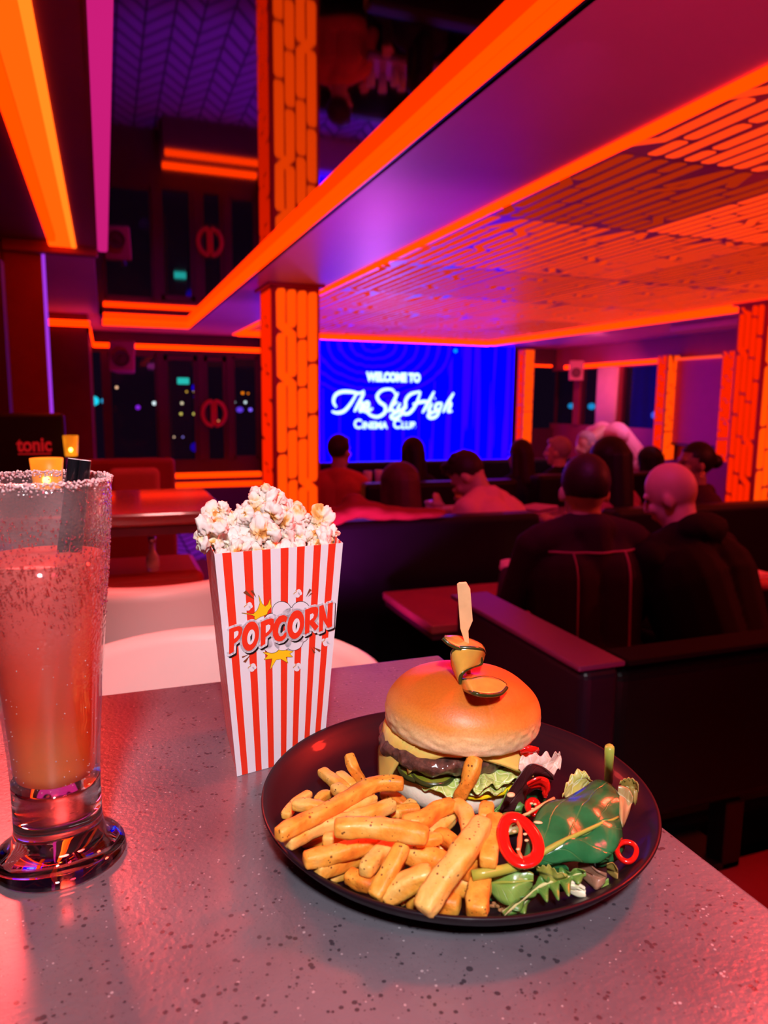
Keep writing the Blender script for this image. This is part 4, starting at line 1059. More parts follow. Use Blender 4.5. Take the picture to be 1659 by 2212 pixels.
P2 = [[(565,570),(630,540),(690,525),(718,532),(727,560),(722,620),(700,680),(665,720),(624,750),(620,832),(565,862)], [(626,612),(660,597),(682,610),(678,645),(655,680),(626,702)]]
C1 = [[(885,512),(862,492),(830,487),(790,497),(750,540),(720,600),(706,665),(712,735),(740,785),(785,803),(825,792),(855,765),(873,735),(874,690),(850,700),(830,732),(805,742),(785,730),(773,690),(778,640),(795,595),(820,570),(850,563),(866,575)]]
O2 = [ellp(984, 600, 98, 174, .17), ellp(988, 612, 43, 88, .17)]
R1 = [[(1095,425),(1160,398),(1215,386),(1245,395),(1254,430),(1245,490),(1225,535),(1203,560),(1257,622),(1215,676),(1150,598),(1146,692),(1093,720)], [(1155,478),(1188,464),(1202,485),(1190,520),(1152,552)]]
N1 = [[(1265,382),(1315,362),(1358,535),(1368,352),(1428,333),(1417,622),(1366,640),(1312,548),(1308,670),(1262,690)]]
LET = [P1, O1, P2, C1, O2, R1, N1]
YEL = mat('yellow_print', (.95, .62, .01), .42); BLK = mat('black_print', (.01, .008, .01), .4); BRN = mat('brown_print', (.20, .055, .02), .45); TAN = mat('tan_print', (.70, .40, .16), .45)
burst1 = [(345,465),(480,478),(530,430),(562,345),(545,255),(585,355),(622,388),(655,360),(683,292),(686,360),(700,385),(655,440),(640,482),(560,512),(512,542),(492,530),(497,502),(450,482)]
burst2 = [(600,935),(700,938),(808,868),(850,905),(955,925),(912,950),(948,988),(868,988),(893,1060),(812,1012),(752,1022),(683,1140),(706,1008),(612,1020),(655,972)]
for bst in (burst1, burst2):
    g = MB(); stroke(g, bst, 4, 1); g.build('burst_logo_outline', BRN, box); flat([bst], 2, 'burst_logo', YEL)
clouds = [(820, 440, 112), (1048, 440, 112), (930, 520, 120), (700, 560, 90), (700, 840, 100), (830, 800, 108), (960, 790, 115), (1050, 720, 90), (640, 830, 70)]
g = MB()
for x, y, r in clouds: disc(g, x, y, r + 6, 3, 40)
g.build('cloud_outline', BLK, box)
g = MB()
for x, y, r in clouds: disc(g, x - 1, y + 1, r, 4, 40)
g.build('cloud', PW, box)
g = MB()
for Lt in LET: stroke(g, [(x + 17, y + 24) for x, y in Lt[0]], 21, 5)
g.build('lettering_shadow', BLK, box)
g = MB()
for Lt in LET: stroke(g, Lt[0], 27, 6)
g.build('lettering_edge', PW, box)
g = MB()
flat([[list(l) for l in Lt[:1]] for Lt in LET], 6.3, 'lettering_core', PW)
flat([[list(l) for l in Lt] for Lt in LET], 7.5, 'lettering', PRD)
for pts in ([(465,702),(440,745),(445,805),(462,770)], [(1005,565),(982,610),(984,665),(1000,625)], [(845,603),(818,640),(808,705),(828,680)]):
    g = MB(); g.add([lp(x, y, 8.2) for x, y in pts], [tuple(range(4))]); g.build('letter_slit', BLK, box)
for tri in ([(360,222),(392,190),(495,300)], [(448,200),(478,190),(515,280)], [(1150,172),(1177,188),(1108,272)], [(1165,228),(1192,225),(1130,272)], [(1170,872),(1222,935),(1205,948)], [(1190,868),(1288,905),(1270,930)], [(342,985),(430,955),(352,1000)], [(357,1045),(450,958),(388,1056)]):
    g = MB(); g.add([lp(x, y, 3) for x, y in tri], [(0, 1, 2)]); g.build('burst_dash', BRN, box)
for x, y in ((1005, 225), (415, 380), (460, 1110), (1000, 1105), (1345, 805)):
    g = MB(); g2 = MB()
    for dx_, dy_, r in ((0, 22, 34), (-22, -12, 26), (20, -18, 28), (34, 4, 24), (2, -4, 30)): disc(g, x+dx_, y+dy_, r, 2 + .15*(r % 5))
    stroke(g2, [(x-42, y+10), (x-30, y-4), (x-14, y-12), (x-10, y-26), (x-20, y-34)], 5, 3.2, False)
    g.build('kernel_print', PW, box); g2.build('kernel_squiggle', TAN, box)

# popcorn
m, nt, b, L = newmat('popcorn'); at_ = nd(nt, 'ShaderNodeAttribute'); at_.attribute_name = 'hull'
r_ = ramp(nt, at_.outputs['Fac'], [(0, (.84, .77, .71)), (.35, (.84, .72, .52)), (.65, (.80, .42, .10)), (1, (.42, .15, .02))])
L.new(r_.outputs[0], b.inputs['Base Color']); b.inputs['Roughness'].default_value = .7; b.inputs['Subsurface Weight'].default_value = .15; b.inputs['Subsurface Scale'].default_value = .002
tc = nd(nt, 'ShaderNodeTexCoord'); n3 = nd(nt, 'ShaderNodeTexNoise'); n3.inputs['Scale'].default_value = 420; L.new(tc.outputs['Object'], n3.inputs['Vector'])
bp = nd(nt, 'ShaderNodeBump'); bp.inputs['Strength'].default_value = .35; bp.inputs['Distance'].default_value = .0006; L.new(n3.outputs[0], bp.inputs['Height']); L.new(bp.outputs[0], b.inputs['Normal'])
POP = m
def kernel_mesh(seed):
    rg = random.Random(seed); n = rg.randint(6, 9); lobes = []
    for i in range(n):
        d = Vector((rg.gauss(0, 1), rg.gauss(0, 1), rg.gauss(0, .8))).normalized()
        rr_ = rg.uniform(.27, .48); lobes.append((d*rr_*rg.uniform(.8, 1.5) * (1 if i else .3), rr_))
    bm = bmesh.new(); bmesh.ops.create_icosphere(bm, subdivisions=4, radius=1)
    lay = bm.verts.layers.float.new('hull'); hull = Vector((rg.gauss(0, 1), rg.gauss(0, 1), rg.gauss(0, 1))).normalized()
    for v in bm.verts:
        d0 = v.co.normalized(); wp = d0*2.3 + Vector((seed*1.7, 0, 0)); d = (d0 + Vector((noise.noise(wp), noise.noise(wp + Vector((5, 0, 0))), noise.noise(wp + Vector((0, 5, 0)))))*.55).normalized(); rr_ = .20
        for c, r in lobes:
            bq = d.dot(c); disc_ = bq*bq - (c.length_squared - r*r)
            if disc_ > 0: rr_ = max(rr_, bq + math.sqrt(disc_))
        nn = noise.noise(d*3.1 + Vector((seed, 0, 0)))*.10 + noise.noise(d*7 + Vector((seed, 3, 0)))*.06 - .05*abs(noise.noise(d*5.3 + Vector((9, seed, 0))))
        nn -= .16*max(0, .12 - abs(noise.noise(d0*2.7 + Vector((seed, 8, 1)))))/.12
        v.co = d0*(rr_ + nn)
        h = max(0, 1 - (rr_ - .2)/.46)*.95 + max(0, d.dot(hull) - .62)*3.0*(.6 + .4*noise.noise(d*6))
        v[lay] = min(1, max(0, h))
    me = bpy.data.meshes.new('popcorn_kernel'); bm.to_mesh(me); bm.free(); me.materials.append(POP)
    for p in me.polygons: p.use_smooth = True
    return me
KM = [kernel_mesh(s) for s in (3, 11, 17, 23, 31, 47, 58, 62)]
rg = random.Random(12)
sil = [(420, 1176), (440, 1152), (455, 1112), (482, 1097), (505, 1108), (530, 1103), (545, 1092), (556, 1068), (582, 1049), (602, 1058), (612, 1090), (628, 1096), (650, 1108), (668, 1112), (690, 1112), (706, 1126), (722, 1150), (730, 1172)]
def silh(x):
    for (a, b_), (c, d) in zip(sil, sil[1:]):
        if a <= x <= c: return b_ + (d-b_)*(x-a)/(c-a)
    return 1176
cnt = 0
def put_kernel(p, s, label):
    global cnt
    o = link('popcorn_kernel', KM[cnt % len(KM)]); o.location = p; o.rotation_euler = (rg.uniform(0, 6), rg.uniform(0, 6), rg.uniform(0, 6)); o.scale = (s*rg.uniform(.95, 1.25), s*rg.uniform(.8, 1.1), s*rg.uniform(.65, .95))
    tag(o, label, 'popcorn', 'popped kernels heaped in the striped carton'); cnt += 1
rimz = TL.z
rows = [(.5475, .22, 'front row of the heap, just above the striped rim'), (.560, .50, 'lower front slope of the popcorn heap'), (.575, .78, 'upper front slope of the popcorn heap'), (.592, .96, 'crest of the popcorn heap'), (.606, .72, 'back slope of the popcorn heap')]
for Yr, fr_, lab in rows:
    x = 452.0 if Yr < .56 else 444.0
    while x < 728:
        ytop = silh(x) + 12
        ztop = at(x, ytop, Y=Yr).z
        if Yr < .59: ztop = rimz + max(.0, (ztop - rimz))*fr_ + .001
        ztop = max(ztop, rimz + .003)
        z = rimz - .004 if Yr < .55 else rimz + .001
        if fr_ > .9 or Yr < .56: z0 = z
        else: z0 = max(z, ztop - .014)
        zz = z0
        while zz <= ztop + .002:
            q = at(x, 1150, Y=Yr); X_ = q.x + rg.uniform(-.0025, .0025)
            lo = TL.x + .006; hi = TR.x - .004
            if not (X_ < lo and zz < rimz + .004) and not (X_ > hi):
                put_kernel(Vector((X_, Yr + (.017*(x-463)/278 if Yr < .57 else .008) + rg.uniform(-.002, .003), zz + rg.uniform(-.001, .002))), rg.uniform(.0100, .0132), 'popped kernel, ' + lab)
            zz += .0135
        x += 30 + rg.uniform(-3, 3)
for x, y, Y_, s_, lb in ((580, 1060, .592, .0105, 'topmost popped kernel crowning the heap'), (597, 1076, .588, .0105, 'popped kernel just right of the topmost one'), (566, 1086, .585, .0105, 'popped kernel left below the topmost one'), (436, 1166, .560, .0115, 'popped kernel hanging out over the left edge of the carton'), (450, 1140, .562, .014, 'large kernel with brown hull at the left shoulder of the heap'),
                      (482, 1102, .59, .0105, 'popped kernel on the smaller left peak of the heap'), (645, 1116, .585, .013, 'popped kernel on the right slope of the heap'), (715, 1150, .585, .0125, 'pinkish kernel at the right end of the heap'), (690, 1128, .585, .014, 'large rounded kernel at the right shoulder of the heap'), (530, 1112, .585, .0115, 'popped kernel in the dip between the two peaks')):
    put_kernel(at(x, y, Y=Y_), s_, lb)
# filling beneath the visible heap
g = MB()
fillm = [TL, TR, TRk, TLk]
cz = sum((p for p in fillm), Vector())/4
g.loft([[cz + (p - cz)*.90 + Vector((0, 0, -.05)) - BO for p in fillm], [cz + (p - cz)*.955 + Vector((0, 0, -.006)) - BO for p in fillm]])
o = g.build('popcorn_bed', mat('popcorn_bed', (.78, .66, .48), .8, bump=1, bscale=90, var=.3, vscale=90, bdist=.004), box)

# ------------------------------------------------------------------ COCKTAIL GLASS
def clearglass(name, tint=(1, 1, 1), dens=0.0, rough=.02, bumpy=0):
    m = bpy.data.materials.new(name); m.use_nodes = True; nt = m.node_tree; L = nt.links
    for n in list(nt.nodes): nt.nodes.remove(n)
    fr = nd(nt, 'ShaderNodeLayerWeight')
    tr = nd(nt, 'ShaderNodeBsdfTransparent'); tr.inputs[0].default_value = (*tint, 1)
    gl = nd(nt, 'ShaderNodeBsdfGlossy'); gl.inputs['Roughness'].default_value = rough; gl.inputs[0].default_value = (1, 1, 1, 1)
    df = nd(nt, 'ShaderNodeBsdfDiffuse'); df.inputs[0].default_value = (.9, .66, .66, 1)
    mx = nd(nt, 'ShaderNodeMixShader'); L.new(math_(nt, 'ADD', math_(nt, 'MULTIPLY', math_(nt, 'POWER', fr.outputs['Facing'], 3.0), .95), .04), mx.inputs[0]); L.new(tr.outputs[0], mx.inputs[1]); L.new(gl.outputs[0], mx.inputs[2])
    out = nd(nt, 'ShaderNodeOutputMaterial'); cur = mx.outputs[0]
    if dens:
        m2 = nd(nt, 'ShaderNodeMixShader'); L.new(cur, m2.inputs[1]); L.new(df.outputs[0], m2.inputs[2])
        tc = nd(nt, 'ShaderNodeTexCoord'); n = nd(nt, 'ShaderNodeTexNoise'); n.inputs['Scale'].default_value = 22; n.inputs['Detail'].default_value = 5; L.new(tc.outputs['Object'], n.inputs['Vector'])
        sx = nd(nt, 'ShaderNodeSeparateXYZ'); L.new(tc.outputs['Object'], sx.inputs[0])
        up = nd(nt, 'ShaderNodeMapRange'); up.inputs['From Min'].default_value = .11; up.inputs['From Max'].default_value = .19; L.new(sx.outputs['Z'], up.inputs['Value'])
        L.new(math_(nt, 'MULTIPLY', math_(nt, 'MULTIPLY', math_(nt, 'POWER', n.outputs[0], 1.5), dens*2), up.outputs[0]), m2.inputs[0]); cur = m2.outputs[0]
        vo = nd(nt, 'ShaderNodeTexVoronoi'); vo.inputs['Scale'].default_value = 420; L.new(tc.outputs['Object'], vo.inputs['Vector'])
        bp = nd(nt, 'ShaderNodeBump'); bp.inputs['Distance'].default_value = .001; L.new(math_(nt, 'MULTIPLY', up.outputs[0], .7), bp.inputs['Strength']); L.new(vo.outputs['Distance'], bp.inputs['Height'])
        L.new(bp.outputs[0], gl.inputs['Normal']); L.new(bp.outputs[0], fr.inputs['Normal'])
    L.new(cur, out.inputs[0]); return m
GL = clearglass('frosted_glass_wall', (.97, .93, .94), .07, .04)
SOLIDG = mat('solid_glass', (1, .97, .98), .01, trans=1, ior=1.48)
GC = at(131, 1846, z=TZ); gg = thing('cocktail_glass', 'tall tapered cocktail glass of pink and orange drink with a sugared rim', 'glass', GC)
FT = 134*.475/F
fr_ = 134*(-(ROT.inverted() @ (GC - CAM)).z)/F
MB().lathe([(0, .0004), (fr_*.97, .0004), (fr_, .0022), (fr_*.985, .0052), (fr_*.86, .0078), (fr_*.72, .0115), (.0275, .0165), (.0262, .024), (.0262, .050), (.0262, .0538), (0, .0538)], seg=96).build('glass_base', SOLIDG, gg, smooth=True)
GH = .243
op = [(.0262, .054), (.0272, .075), (.0298, .11), (.0335, .15), (.0372, .19), (.0398, .22), (.0405, .236), (.0400, GH)]
MB().lathe(op + [(.0388, GH + .0006), (.0382, GH - .001)] + [(r - .0018, z) for r, z in reversed(op[:-1])], seg=96).build('glass_wall', GL, gg, smooth=True)
m, nt, b, L = newmat('pink_orange_drink'); tc = nd(nt, 'ShaderNodeTexCoord'); sx = nd(nt, 'ShaderNodeSeparateXYZ'); L.new(tc.outputs['Object'], sx.inputs[0])
mr = nd(nt, 'ShaderNodeMapRange'); mr.inputs['From Min'].default_value = .055; mr.inputs['From Max'].default_value = .185; L.new(sx.outputs['Z'], mr.inputs['Value'])
n3 = nd(nt, 'ShaderNodeTexNoise'); n3.inputs['Scale'].default_value = 16; L.new(tc.outputs['Object'], n3.inputs['Vector'])
rp = ramp(nt, math_(nt, 'ADD', mr.outputs[0], math_(nt, 'MULTIPLY', math_(nt, 'SUBTRACT', n3.outputs[0], .5), .25)), [(0, (1, .42, .09)), (.35, (1, .19, .06)), (.8, (.98, .14, .09)), (1, (.95, .17, .13))])
nt.nodes.remove(b); df = nd(nt, 'ShaderNodeBsdfDiffuse'); tl = nd(nt, 'ShaderNodeBsdfTranslucent'); tp = nd(nt, 'ShaderNodeBsdfTransparent'); gs = nd(nt, 'ShaderNodeBsdfGlossy'); gs.inputs['Roughness'].default_value = .08
for q in (df, tl, tp): L.new(rp.outputs[0], q.inputs[0])
m1 = nd(nt, 'ShaderNodeMixShader'); m1.inputs[0].default_value = .42; L.new(df.outputs[0], m1.inputs[1]); L.new(tl.outputs[0], m1.inputs[2])
m2 = nd(nt, 'ShaderNodeMixShader'); m2.inputs[0].default_value = .18; L.new(m1.outputs[0], m2.inputs[1]); L.new(tp.outputs[0], m2.inputs[2])
m3 = nd(nt, 'ShaderNodeMixShader'); m3.inputs[0].default_value = .05; L.new(m2.outputs[0], m3.inputs[1]); L.new(gs.outputs[0], m3.inputs[2])
L.new(m3.outputs[0], nt.nodes['Material Output'].inputs[0])
LZ = at(118, 1226, Y=GC.y - .034).z - TZ
def inner(z):
    for (r0, z0), (r1, z1) in zip(op, op[1:]):
        if z0 <= z <= z1: return r0 + (r1-r0)*(z-z0)/(z1-z0) - .0021
    return op[0][0] - .0021
lz = [(0, .0545), (.018, .0546), (.0230, .0575)] + [(inner(z_), z_) for z_ in (.065, .08, .1, .12, .14, .16, .175)] + [(inner(LZ), LZ), (inner(LZ)*.98, LZ + .0002), (0, LZ)]
MB().lathe(lz, seg=72).build('drink', m, gg, smooth=True)
rg = random.Random(4)
# sugar crust on the rim and beads of condensation
SUG = mat('pink_sugar', (.88, .62, .62), .5, trans=.2, var=.2, vscale=400, sss=.1)
g = MB()
for i in range(1000):
    a = rg.uniform(0, 2*PI); dz = abs(rg.gauss(0, .0026)); rr_ = .0402 - dz*.10 + rg.uniform(-.0012, .0012); s_ = rg.uniform(.0004, .0009)
    g.ell((rr_*math.cos(a), rr_*math.sin(a), GH + .0008 - dz + rg.uniform(0, .0008)), (s_, s_, s_), Matrix.Rotation(a*7, 3, 'X'), 0 if False else 1)
so = g.build('sugar_rim', SUG, gg); so['kind'] = 'stuff'
DROP = mat('water_drop', (1, .93, .90), .02, trans=1, ior=1.33)
g = MB()
for i in range(1300):
    a = rg.uniform(PI, 2*PI); z_ = rg.betavariate(2.4, 2.6)*.085 + .155
    r_o = None
    for (r0, z0), (r1, z1) in zip(op, op[1:]):
        if z0 <= z_ <= z1: r_o = r0 + (r1-r0)*(z_-z0)/(z1-z0)
    if not r_o: continue
    s_ = rg.uniform(.00025, .0007); g.ell((r_o*math.cos(a), r_o*math.sin(a), z_), (s_, s_, s_*rg.uniform(1, 1.5)), None, 1)
so = g.build('condensation', DROP, gg, smooth=True); so['kind'] = 'stuff'
g = MB()
for i in range(80):
    a = rg.uniform(PI*1.05, PI*1.95); z_ = .056 + rg.random()**2*.10; r_o = inner(z_) + .0002; s_ = rg.uniform(.0002, .0005)
    g.ell((r_o*math.cos(a), r_o*math.sin(a), z_), (s_, s_, s_), None, 1)
so = g.build('bubbles', mat('bubble', (1, .85, .8), .1, trans=.4), gg, smooth=True); so['kind'] = 'stuff'
STRAW = mat('glossy_black_straw', (.008, .007, .010), .18, coat=.6, var=.2)
for px, py, Y_, lb, bx in ((160, 992, .500, 'left black paper straw in the cocktail glass', -.006), (184, 995, .496, 'right black paper straw in the cocktail glass', .004)):
    top = at(px, py, Y=Y_); bot = GC + Vector((bx - .004, .004, .066)); d = (top - bot).normalized()
    t = thing('drinking_straw', lb, 'straw', bot)
    u = d.cross(Vector((0, 1, 0))).normalized(); v = d.cross(u); Ls = (top - bot).length
    rings = []
    for rad, s_ in ((.0036, 0), (.0036, Ls), (.0030, Ls), (.0030, 0)):
        rings.append([d*s_ + (u*math.cos(2*PI*k/28) + v*math.sin(2*PI*k/28))*rad for k in range(28)])
    MB().loft(rings, cap=False).build('tube', STRAW, t, angle=40)
    MB().loft([[d*s_ + (u*math.cos(2*PI*k/28) + v*math.sin(2*PI*k/28))*rad for k in range(28)] for rad, s_ in ((.0036, Ls), (.0036, Ls+.0004), (.0029, Ls+.0004), (.0029, Ls))], cap=False).build('cut_end', mat('straw_paper_core', (.8, .72, .74), .6), t)
# ------------------------------------------------------------------ BURGER
BC = Vector((.2385, .4700, 0)); VD = Vector((.42, .908, 0)).normalized(); VS = Vector((VD.y, -VD.x, 0))     # away from / to the right of the viewer
bg = thing('cheeseburger', 'cheeseburger with a glossy golden bun, held by a bamboo skewer with a folded pickle', 'burger', (BC.x, BC.y, TZ + .005))
def L3(p): return Vector(p) - Vector(bg.location)
# buns
def bunmat(name):
    m, nt, b, L = newmat(name); tc = nd(nt, 'ShaderNodeTexCoord'); sx = nd(nt, 'ShaderNodeSeparateXYZ'); L.new(tc.outputs['Object'], sx.inputs[0])
    n = nd(nt, 'ShaderNodeTexNoise'); n.inputs['Scale'].default_value = 38; n.inputs['Detail'].default_value = 6; L.new(tc.outputs['Object'], n.inputs['Vector'])
    n4 = nd(nt, 'ShaderNodeTexNoise'); n4.inputs['Scale'].default_value = 700; n4.inputs['Detail'].default_value = 3; L.new(tc.outputs['Object'], n4.inputs['Vector'])
    mr = nd(nt, 'ShaderNodeMapRange'); mr.inputs['From Min'].default_value = 0; mr.inputs['From Max'].default_value = .043; L.new(sx.outputs['Z'], mr.inputs['Value'])
    v = math_(nt, 'ADD', mr.outputs[0], math_(nt, 'MULTIPLY', math_(nt, 'SUBTRACT', n.outputs[0], .5), .22))
    r = ramp(nt, v, [(.0, (.82, .66, .42)), (.24, (.80, .55, .25)), (.44, (.76, .30, .05)), (.68, (.62, .16, .012)), (1, (.52, .12, .010))])
    mm = nd(nt, 'ShaderNodeMixRGB'); mm.blend_type = 'MULTIPLY'; mm.inputs[0].default_value = .35; L.new(r.outputs[0], mm.inputs[1]); L.new(ramp(nt, n4.outputs[0], [(.35, (.72, .6, .5)), (.6, (1, 1, 1))]).outputs[0], mm.inputs[2])
    L.new(mm.outputs[0], b.inputs['Base Color'])
    b.inputs['Roughness'].default_value = .46; b.inputs['Coat Weight'].default_value = .05; b.inputs['Coat Roughness'].default_value = .3
    b.inputs['Subsurface Weight'].default_value = .12; b.inputs['Subsurface Scale'].default_value = .003
    bp = nd(nt, 'ShaderNodeBump'); bp.inputs['Strength'].default_value = .25; bp.inputs['Distance'].default_value = .0006; L.new(n4.outputs[0], bp.inputs['Height']); L.new(bp.outputs[0], b.inputs['Normal'])
    return m
R_ = .0580; HB_ = .0445; ZB = 1.2510
M2 = Matrix.Rotation(math.radians(2.5), 4, VD) @ Matrix.Rotation(math.radians(-3), 4, VS)
bm = bmesh.new(); seg = 300; nr = 90; rings = []
crk = math.atan2((-VD + VS*.32).y, (-VD + VS*.32).x)
for i in range(nr):
    u = i/(nr-1)
    # profile from flat underside centre, round the lip, over the dome
    if u < .22: r = R_*.93*(u/.22); z = 0 - .0005
    elif u < .40:
        a = (u-.22)/.18*PI*.62 - PI/2; r = R_*.925 + R_*.075*math.cos(a)*1.0; z = .0105 + .0105*math.sin(a)
        if a > 0: r = R_*.925 + R_*.075*math.cos(a*.6)
    else:
        a = (u-.40)/.60; ang = a*PI/2
        r = R_*.995*math.cos(ang)**.86 if a < 1 else 0; z = .0145 + (HB_-.0145)*math.sin(ang)**1.02
    rings.append((r, z))
V = []
for r, z in rings:
    row = []
    for k in range(seg):
        th = 2*PI*k/seg; rr_ = r*(1 + .012*math.sin(2*th+.6) + .01*math.sin(3*th + 1)); zz = z
        if z > .014:
            zz -= .0035*math.exp(-(r/.012)**2)                            # dimple at the skewer
            da = (th - crk + PI) % (2*PI) - PI
            arc = da*max(r, .004)
            zz -= .0022*math.exp(-(arc/.0013)**2)*math.exp(-((r-.022)/.020)**2)   # crease
            zz += .0012*noise.noise(Vector((r*math.cos(th)*45, r*math.sin(th)*45, 2)))
        else: rr_ += .0007*noise.noise(Vector((math.cos(th)*9, math.sin(th)*9, z*300))) 
        row.append(bm.verts.new((rr_*math.cos(th), rr_*math.sin(th), zz)))
    V.append(row)
for a_, b_ in zip(V, V[1:]):
    for k in range(seg):
        bm.faces.new((a_[k], a_[(k+1) % seg], b_[(k+1) % seg], b_[k]))
bmesh.ops.remove_doubles(bm, verts=bm.verts, dist=1e-6); bmesh.ops.recalc_face_normals(bm, faces=bm.faces)
me = bpy.data.meshes.new('top_bun'); bm.to_mesh(me); bm.free(); o = link('top_bun', me, bg, [bunmat('golden_bun_crust')])
for p in me.polygons: p.use_smooth = True
TB = BC + VS*.0015 + VD*.001; o.matrix_local = Matrix.Translation(L3((TB.x, TB.y, ZB))) @ M2
# bottom bun
BB = mat('pale_bread', (.80, .68, .52), .75, bump=.5, bscale=300, var=.12, vscale=60, sss=.1, bdist=.0008)
g = MB(); g.lathe([(0, 0), (.042, 0), (.0485, .003), (.0505, .009), (.0500, .015), (.046, .0185), (0, .019)], seg=90)
for v in g.bm.verts: v.co += v.co.normalized()*.0012*noise.noise(v.co*60)
o = g.build('bottom_bun', BB, bg, smooth=True); o.location = L3((BC.x - VS.x*.004, BC.y - VS.y*.004, TZ + .0056))
# lettuce: ruffled leaf between bun and patty
def ruffle(name, r0, r1, a0, a1, z, amp, mt, n=150, m_=9, waves=15, droop=.006, c=BC):
    g = MB(); V = []
    for i in range(n+1):
        th = a0 + (a1-a0)*i/n; row = []
        for j in range(m_+1):
            u = j/m_; wv = math.sin(th*waves + 2*math.sin(th*3.1))*amp*u**1.4 + .4*amp*math.sin(th*waves*2.3 + j)*u
            r = r0 + (r1-r0)*u + .002*math.sin(th*waves*.7)*u
            row.append(g.bm.verts.new(L3((c.x + r*math.cos(th), c.y + r*math.sin(th), z + wv - droop*u*u))))
        V.append(row)
    for a_, b_ in zip(V, V[1:]):
        for j in range(m_): g.bm.faces.new((a_[j], b_[j], b_[j+1], a_[j+1]))
    return g.build(name, mt, bg, smooth=True, solid=.0006)
def leafmat(name, c1, c2, vein, vscale=1.0, rough=.35, bump=.5, veins=7.0, tr=.3, vw=.93):
    m, nt, b, L = newmat(name); uv = nd(nt, 'ShaderNodeUVMap'); sx = nd(nt, 'ShaderNodeSeparateXYZ'); L.new(uv.outputs[0], sx.inputs[0])
    tc = nd(nt, 'ShaderNodeTexCoord'); n = nd(nt, 'ShaderNodeTexNoise'); n.inputs['Scale'].default_value = 55*vscale; n.inputs['Detail'].default_value = 6; L.new(tc.outputs['Object'], n.inputs['Vector'])
    base = ramp(nt, n.outputs[0], [(.32, c1), (.68, c2)])
    ax = math_(nt, 'ABSOLUTE', math_(nt, 'SUBTRACT', sx.outputs['X'], .5))
    w = math_(nt, 'ADD', math_(nt, 'MULTIPLY', math_(nt, 'SUBTRACT', sx.outputs['Y'], math_(nt, 'MULTIPLY', ax, .75)), veins*2*PI), math_(nt, 'MULTIPLY', n.outputs[0], 2.2))
    sv = math_(nt, 'COSINE', w); v1 = nd(nt, 'ShaderNodeMapRange'); v1.inputs['From Min'].default_value = vw; v1.inputs['From Max'].default_value = 1.0; L.new(sv, v1.inputs['Value'])
    mid = nd(nt, 'ShaderNodeMapRange'); mid.inputs['From Min'].default_value = .022; mid.inputs['From Max'].default_value = .008; L.new(ax, mid.inputs['Value'])
    vv = math_(nt, 'MAXIMUM', math_(nt, 'MULTIPLY', v1.outputs[0], .30), mid.outputs[0])
    mx = nd(nt, 'ShaderNodeMixRGB'); L.new(vv, mx.inputs[0]); L.new(base.outputs[0], mx.inputs[1]); mx.inputs[2].default_value = (*vein, 1)
    L.new(mx.outputs[0], b.inputs['Base Color']); b.inputs['Roughness'].default_value = rough; b.inputs['Specular IOR Level'].default_value = .6
    b.inputs['Subsurface Weight'].default_value = tr*.4; b.inputs['Subsurface Scale'].default_value = .002
    bp = nd(nt, 'ShaderNodeBump'); bp.inputs['Strength'].default_value = bump; bp.inputs['Distance'].default_value = .0012
    L.new(math_(nt, 'SUBTRACT', math_(nt, 'MULTIPLY', n.outputs[0], .7), vv), bp.inputs['Height']); L.new(bp.outputs[0], b.inputs['Normal'])
    return m
def savoy(name, c1, c2, ribs):
    m, nt, b, L = newmat(name); tc = nd(nt, 'ShaderNodeTexCoord'); vo = nd(nt, 'ShaderNodeTexVoronoi'); vo.feature = 'DISTANCE_TO_EDGE'; vo.inputs['Scale'].default_value = 130
    nz = nd(nt, 'ShaderNodeTexNoise'); nz.inputs['Scale'].default_value = 40; L.new(tc.outputs['Object'], nz.inputs['Vector']); ad = nd(nt, 'ShaderNodeMixRGB'); ad.blend_type = 'ADD'; ad.inputs[0].default_value = .02
    L.new(tc.outputs['Object'], ad.inputs[1]); L.new(nz.outputs['Color'], ad.inputs[2]); L.new(ad.outputs[0], vo.inputs['Vector'])
    r = ramp(nt, vo.outputs['Distance'], [(.0, ribs), (.06, c1), (.35, c2)])
    L.new(r.outputs[0], b.inputs['Base Color']); b.inputs['Roughness'].default_value = .35; b.inputs['Subsurface Weight'].default_value = .2; b.inputs['Subsurface Scale'].default_value = .002
    bp = nd(nt, 'ShaderNodeBump'); bp.inputs['Strength'].default_value = .8; bp.inputs['Distance'].default_value = .0015; L.new(vo.outputs['Distance'], bp.inputs['Height']); L.new(bp.outputs[0], b.inputs['Normal']); return m
LETT = savoy('pale_green_lettuce', (.42, .55, .10), (.62, .70, .26), (.80, .82, .50))
MUST = mat('yellow_mustard', (.95, .68, .01), .22, coat=.4, var=.05)
va = math.atan2(-VD.y, -VD.x)
g = MB(); g.lathe([(0, 0), (.040, 0), (.0475, -.002), (.049, -.0045), (.047, -.0055), (.030, -.003), (0, -.003)], seg=60)
for v in g.bm.verts: v.co.z -= .0030*max(0, noise.noise(v.co*55))*(v.co.xy.length/.05)
o = g.build('mustard_sauce', MUST, bg, smooth=True); o.location = L3((BC.x + VS.x*.004 - VD.x*.003, BC.y + VS.y*.004 - VD.y*.003, TZ + .0272))
ruffle('lettuce_leaf', .030, .055, va - .75, va + 1.75, TZ + .0325, .0022, LETT, droop=.0055)
ruffle('lettuce_leaf', .034, .057, va + .05, va + 1.6, TZ + .0365, .0026, LETT, waves=19, droop=.004)
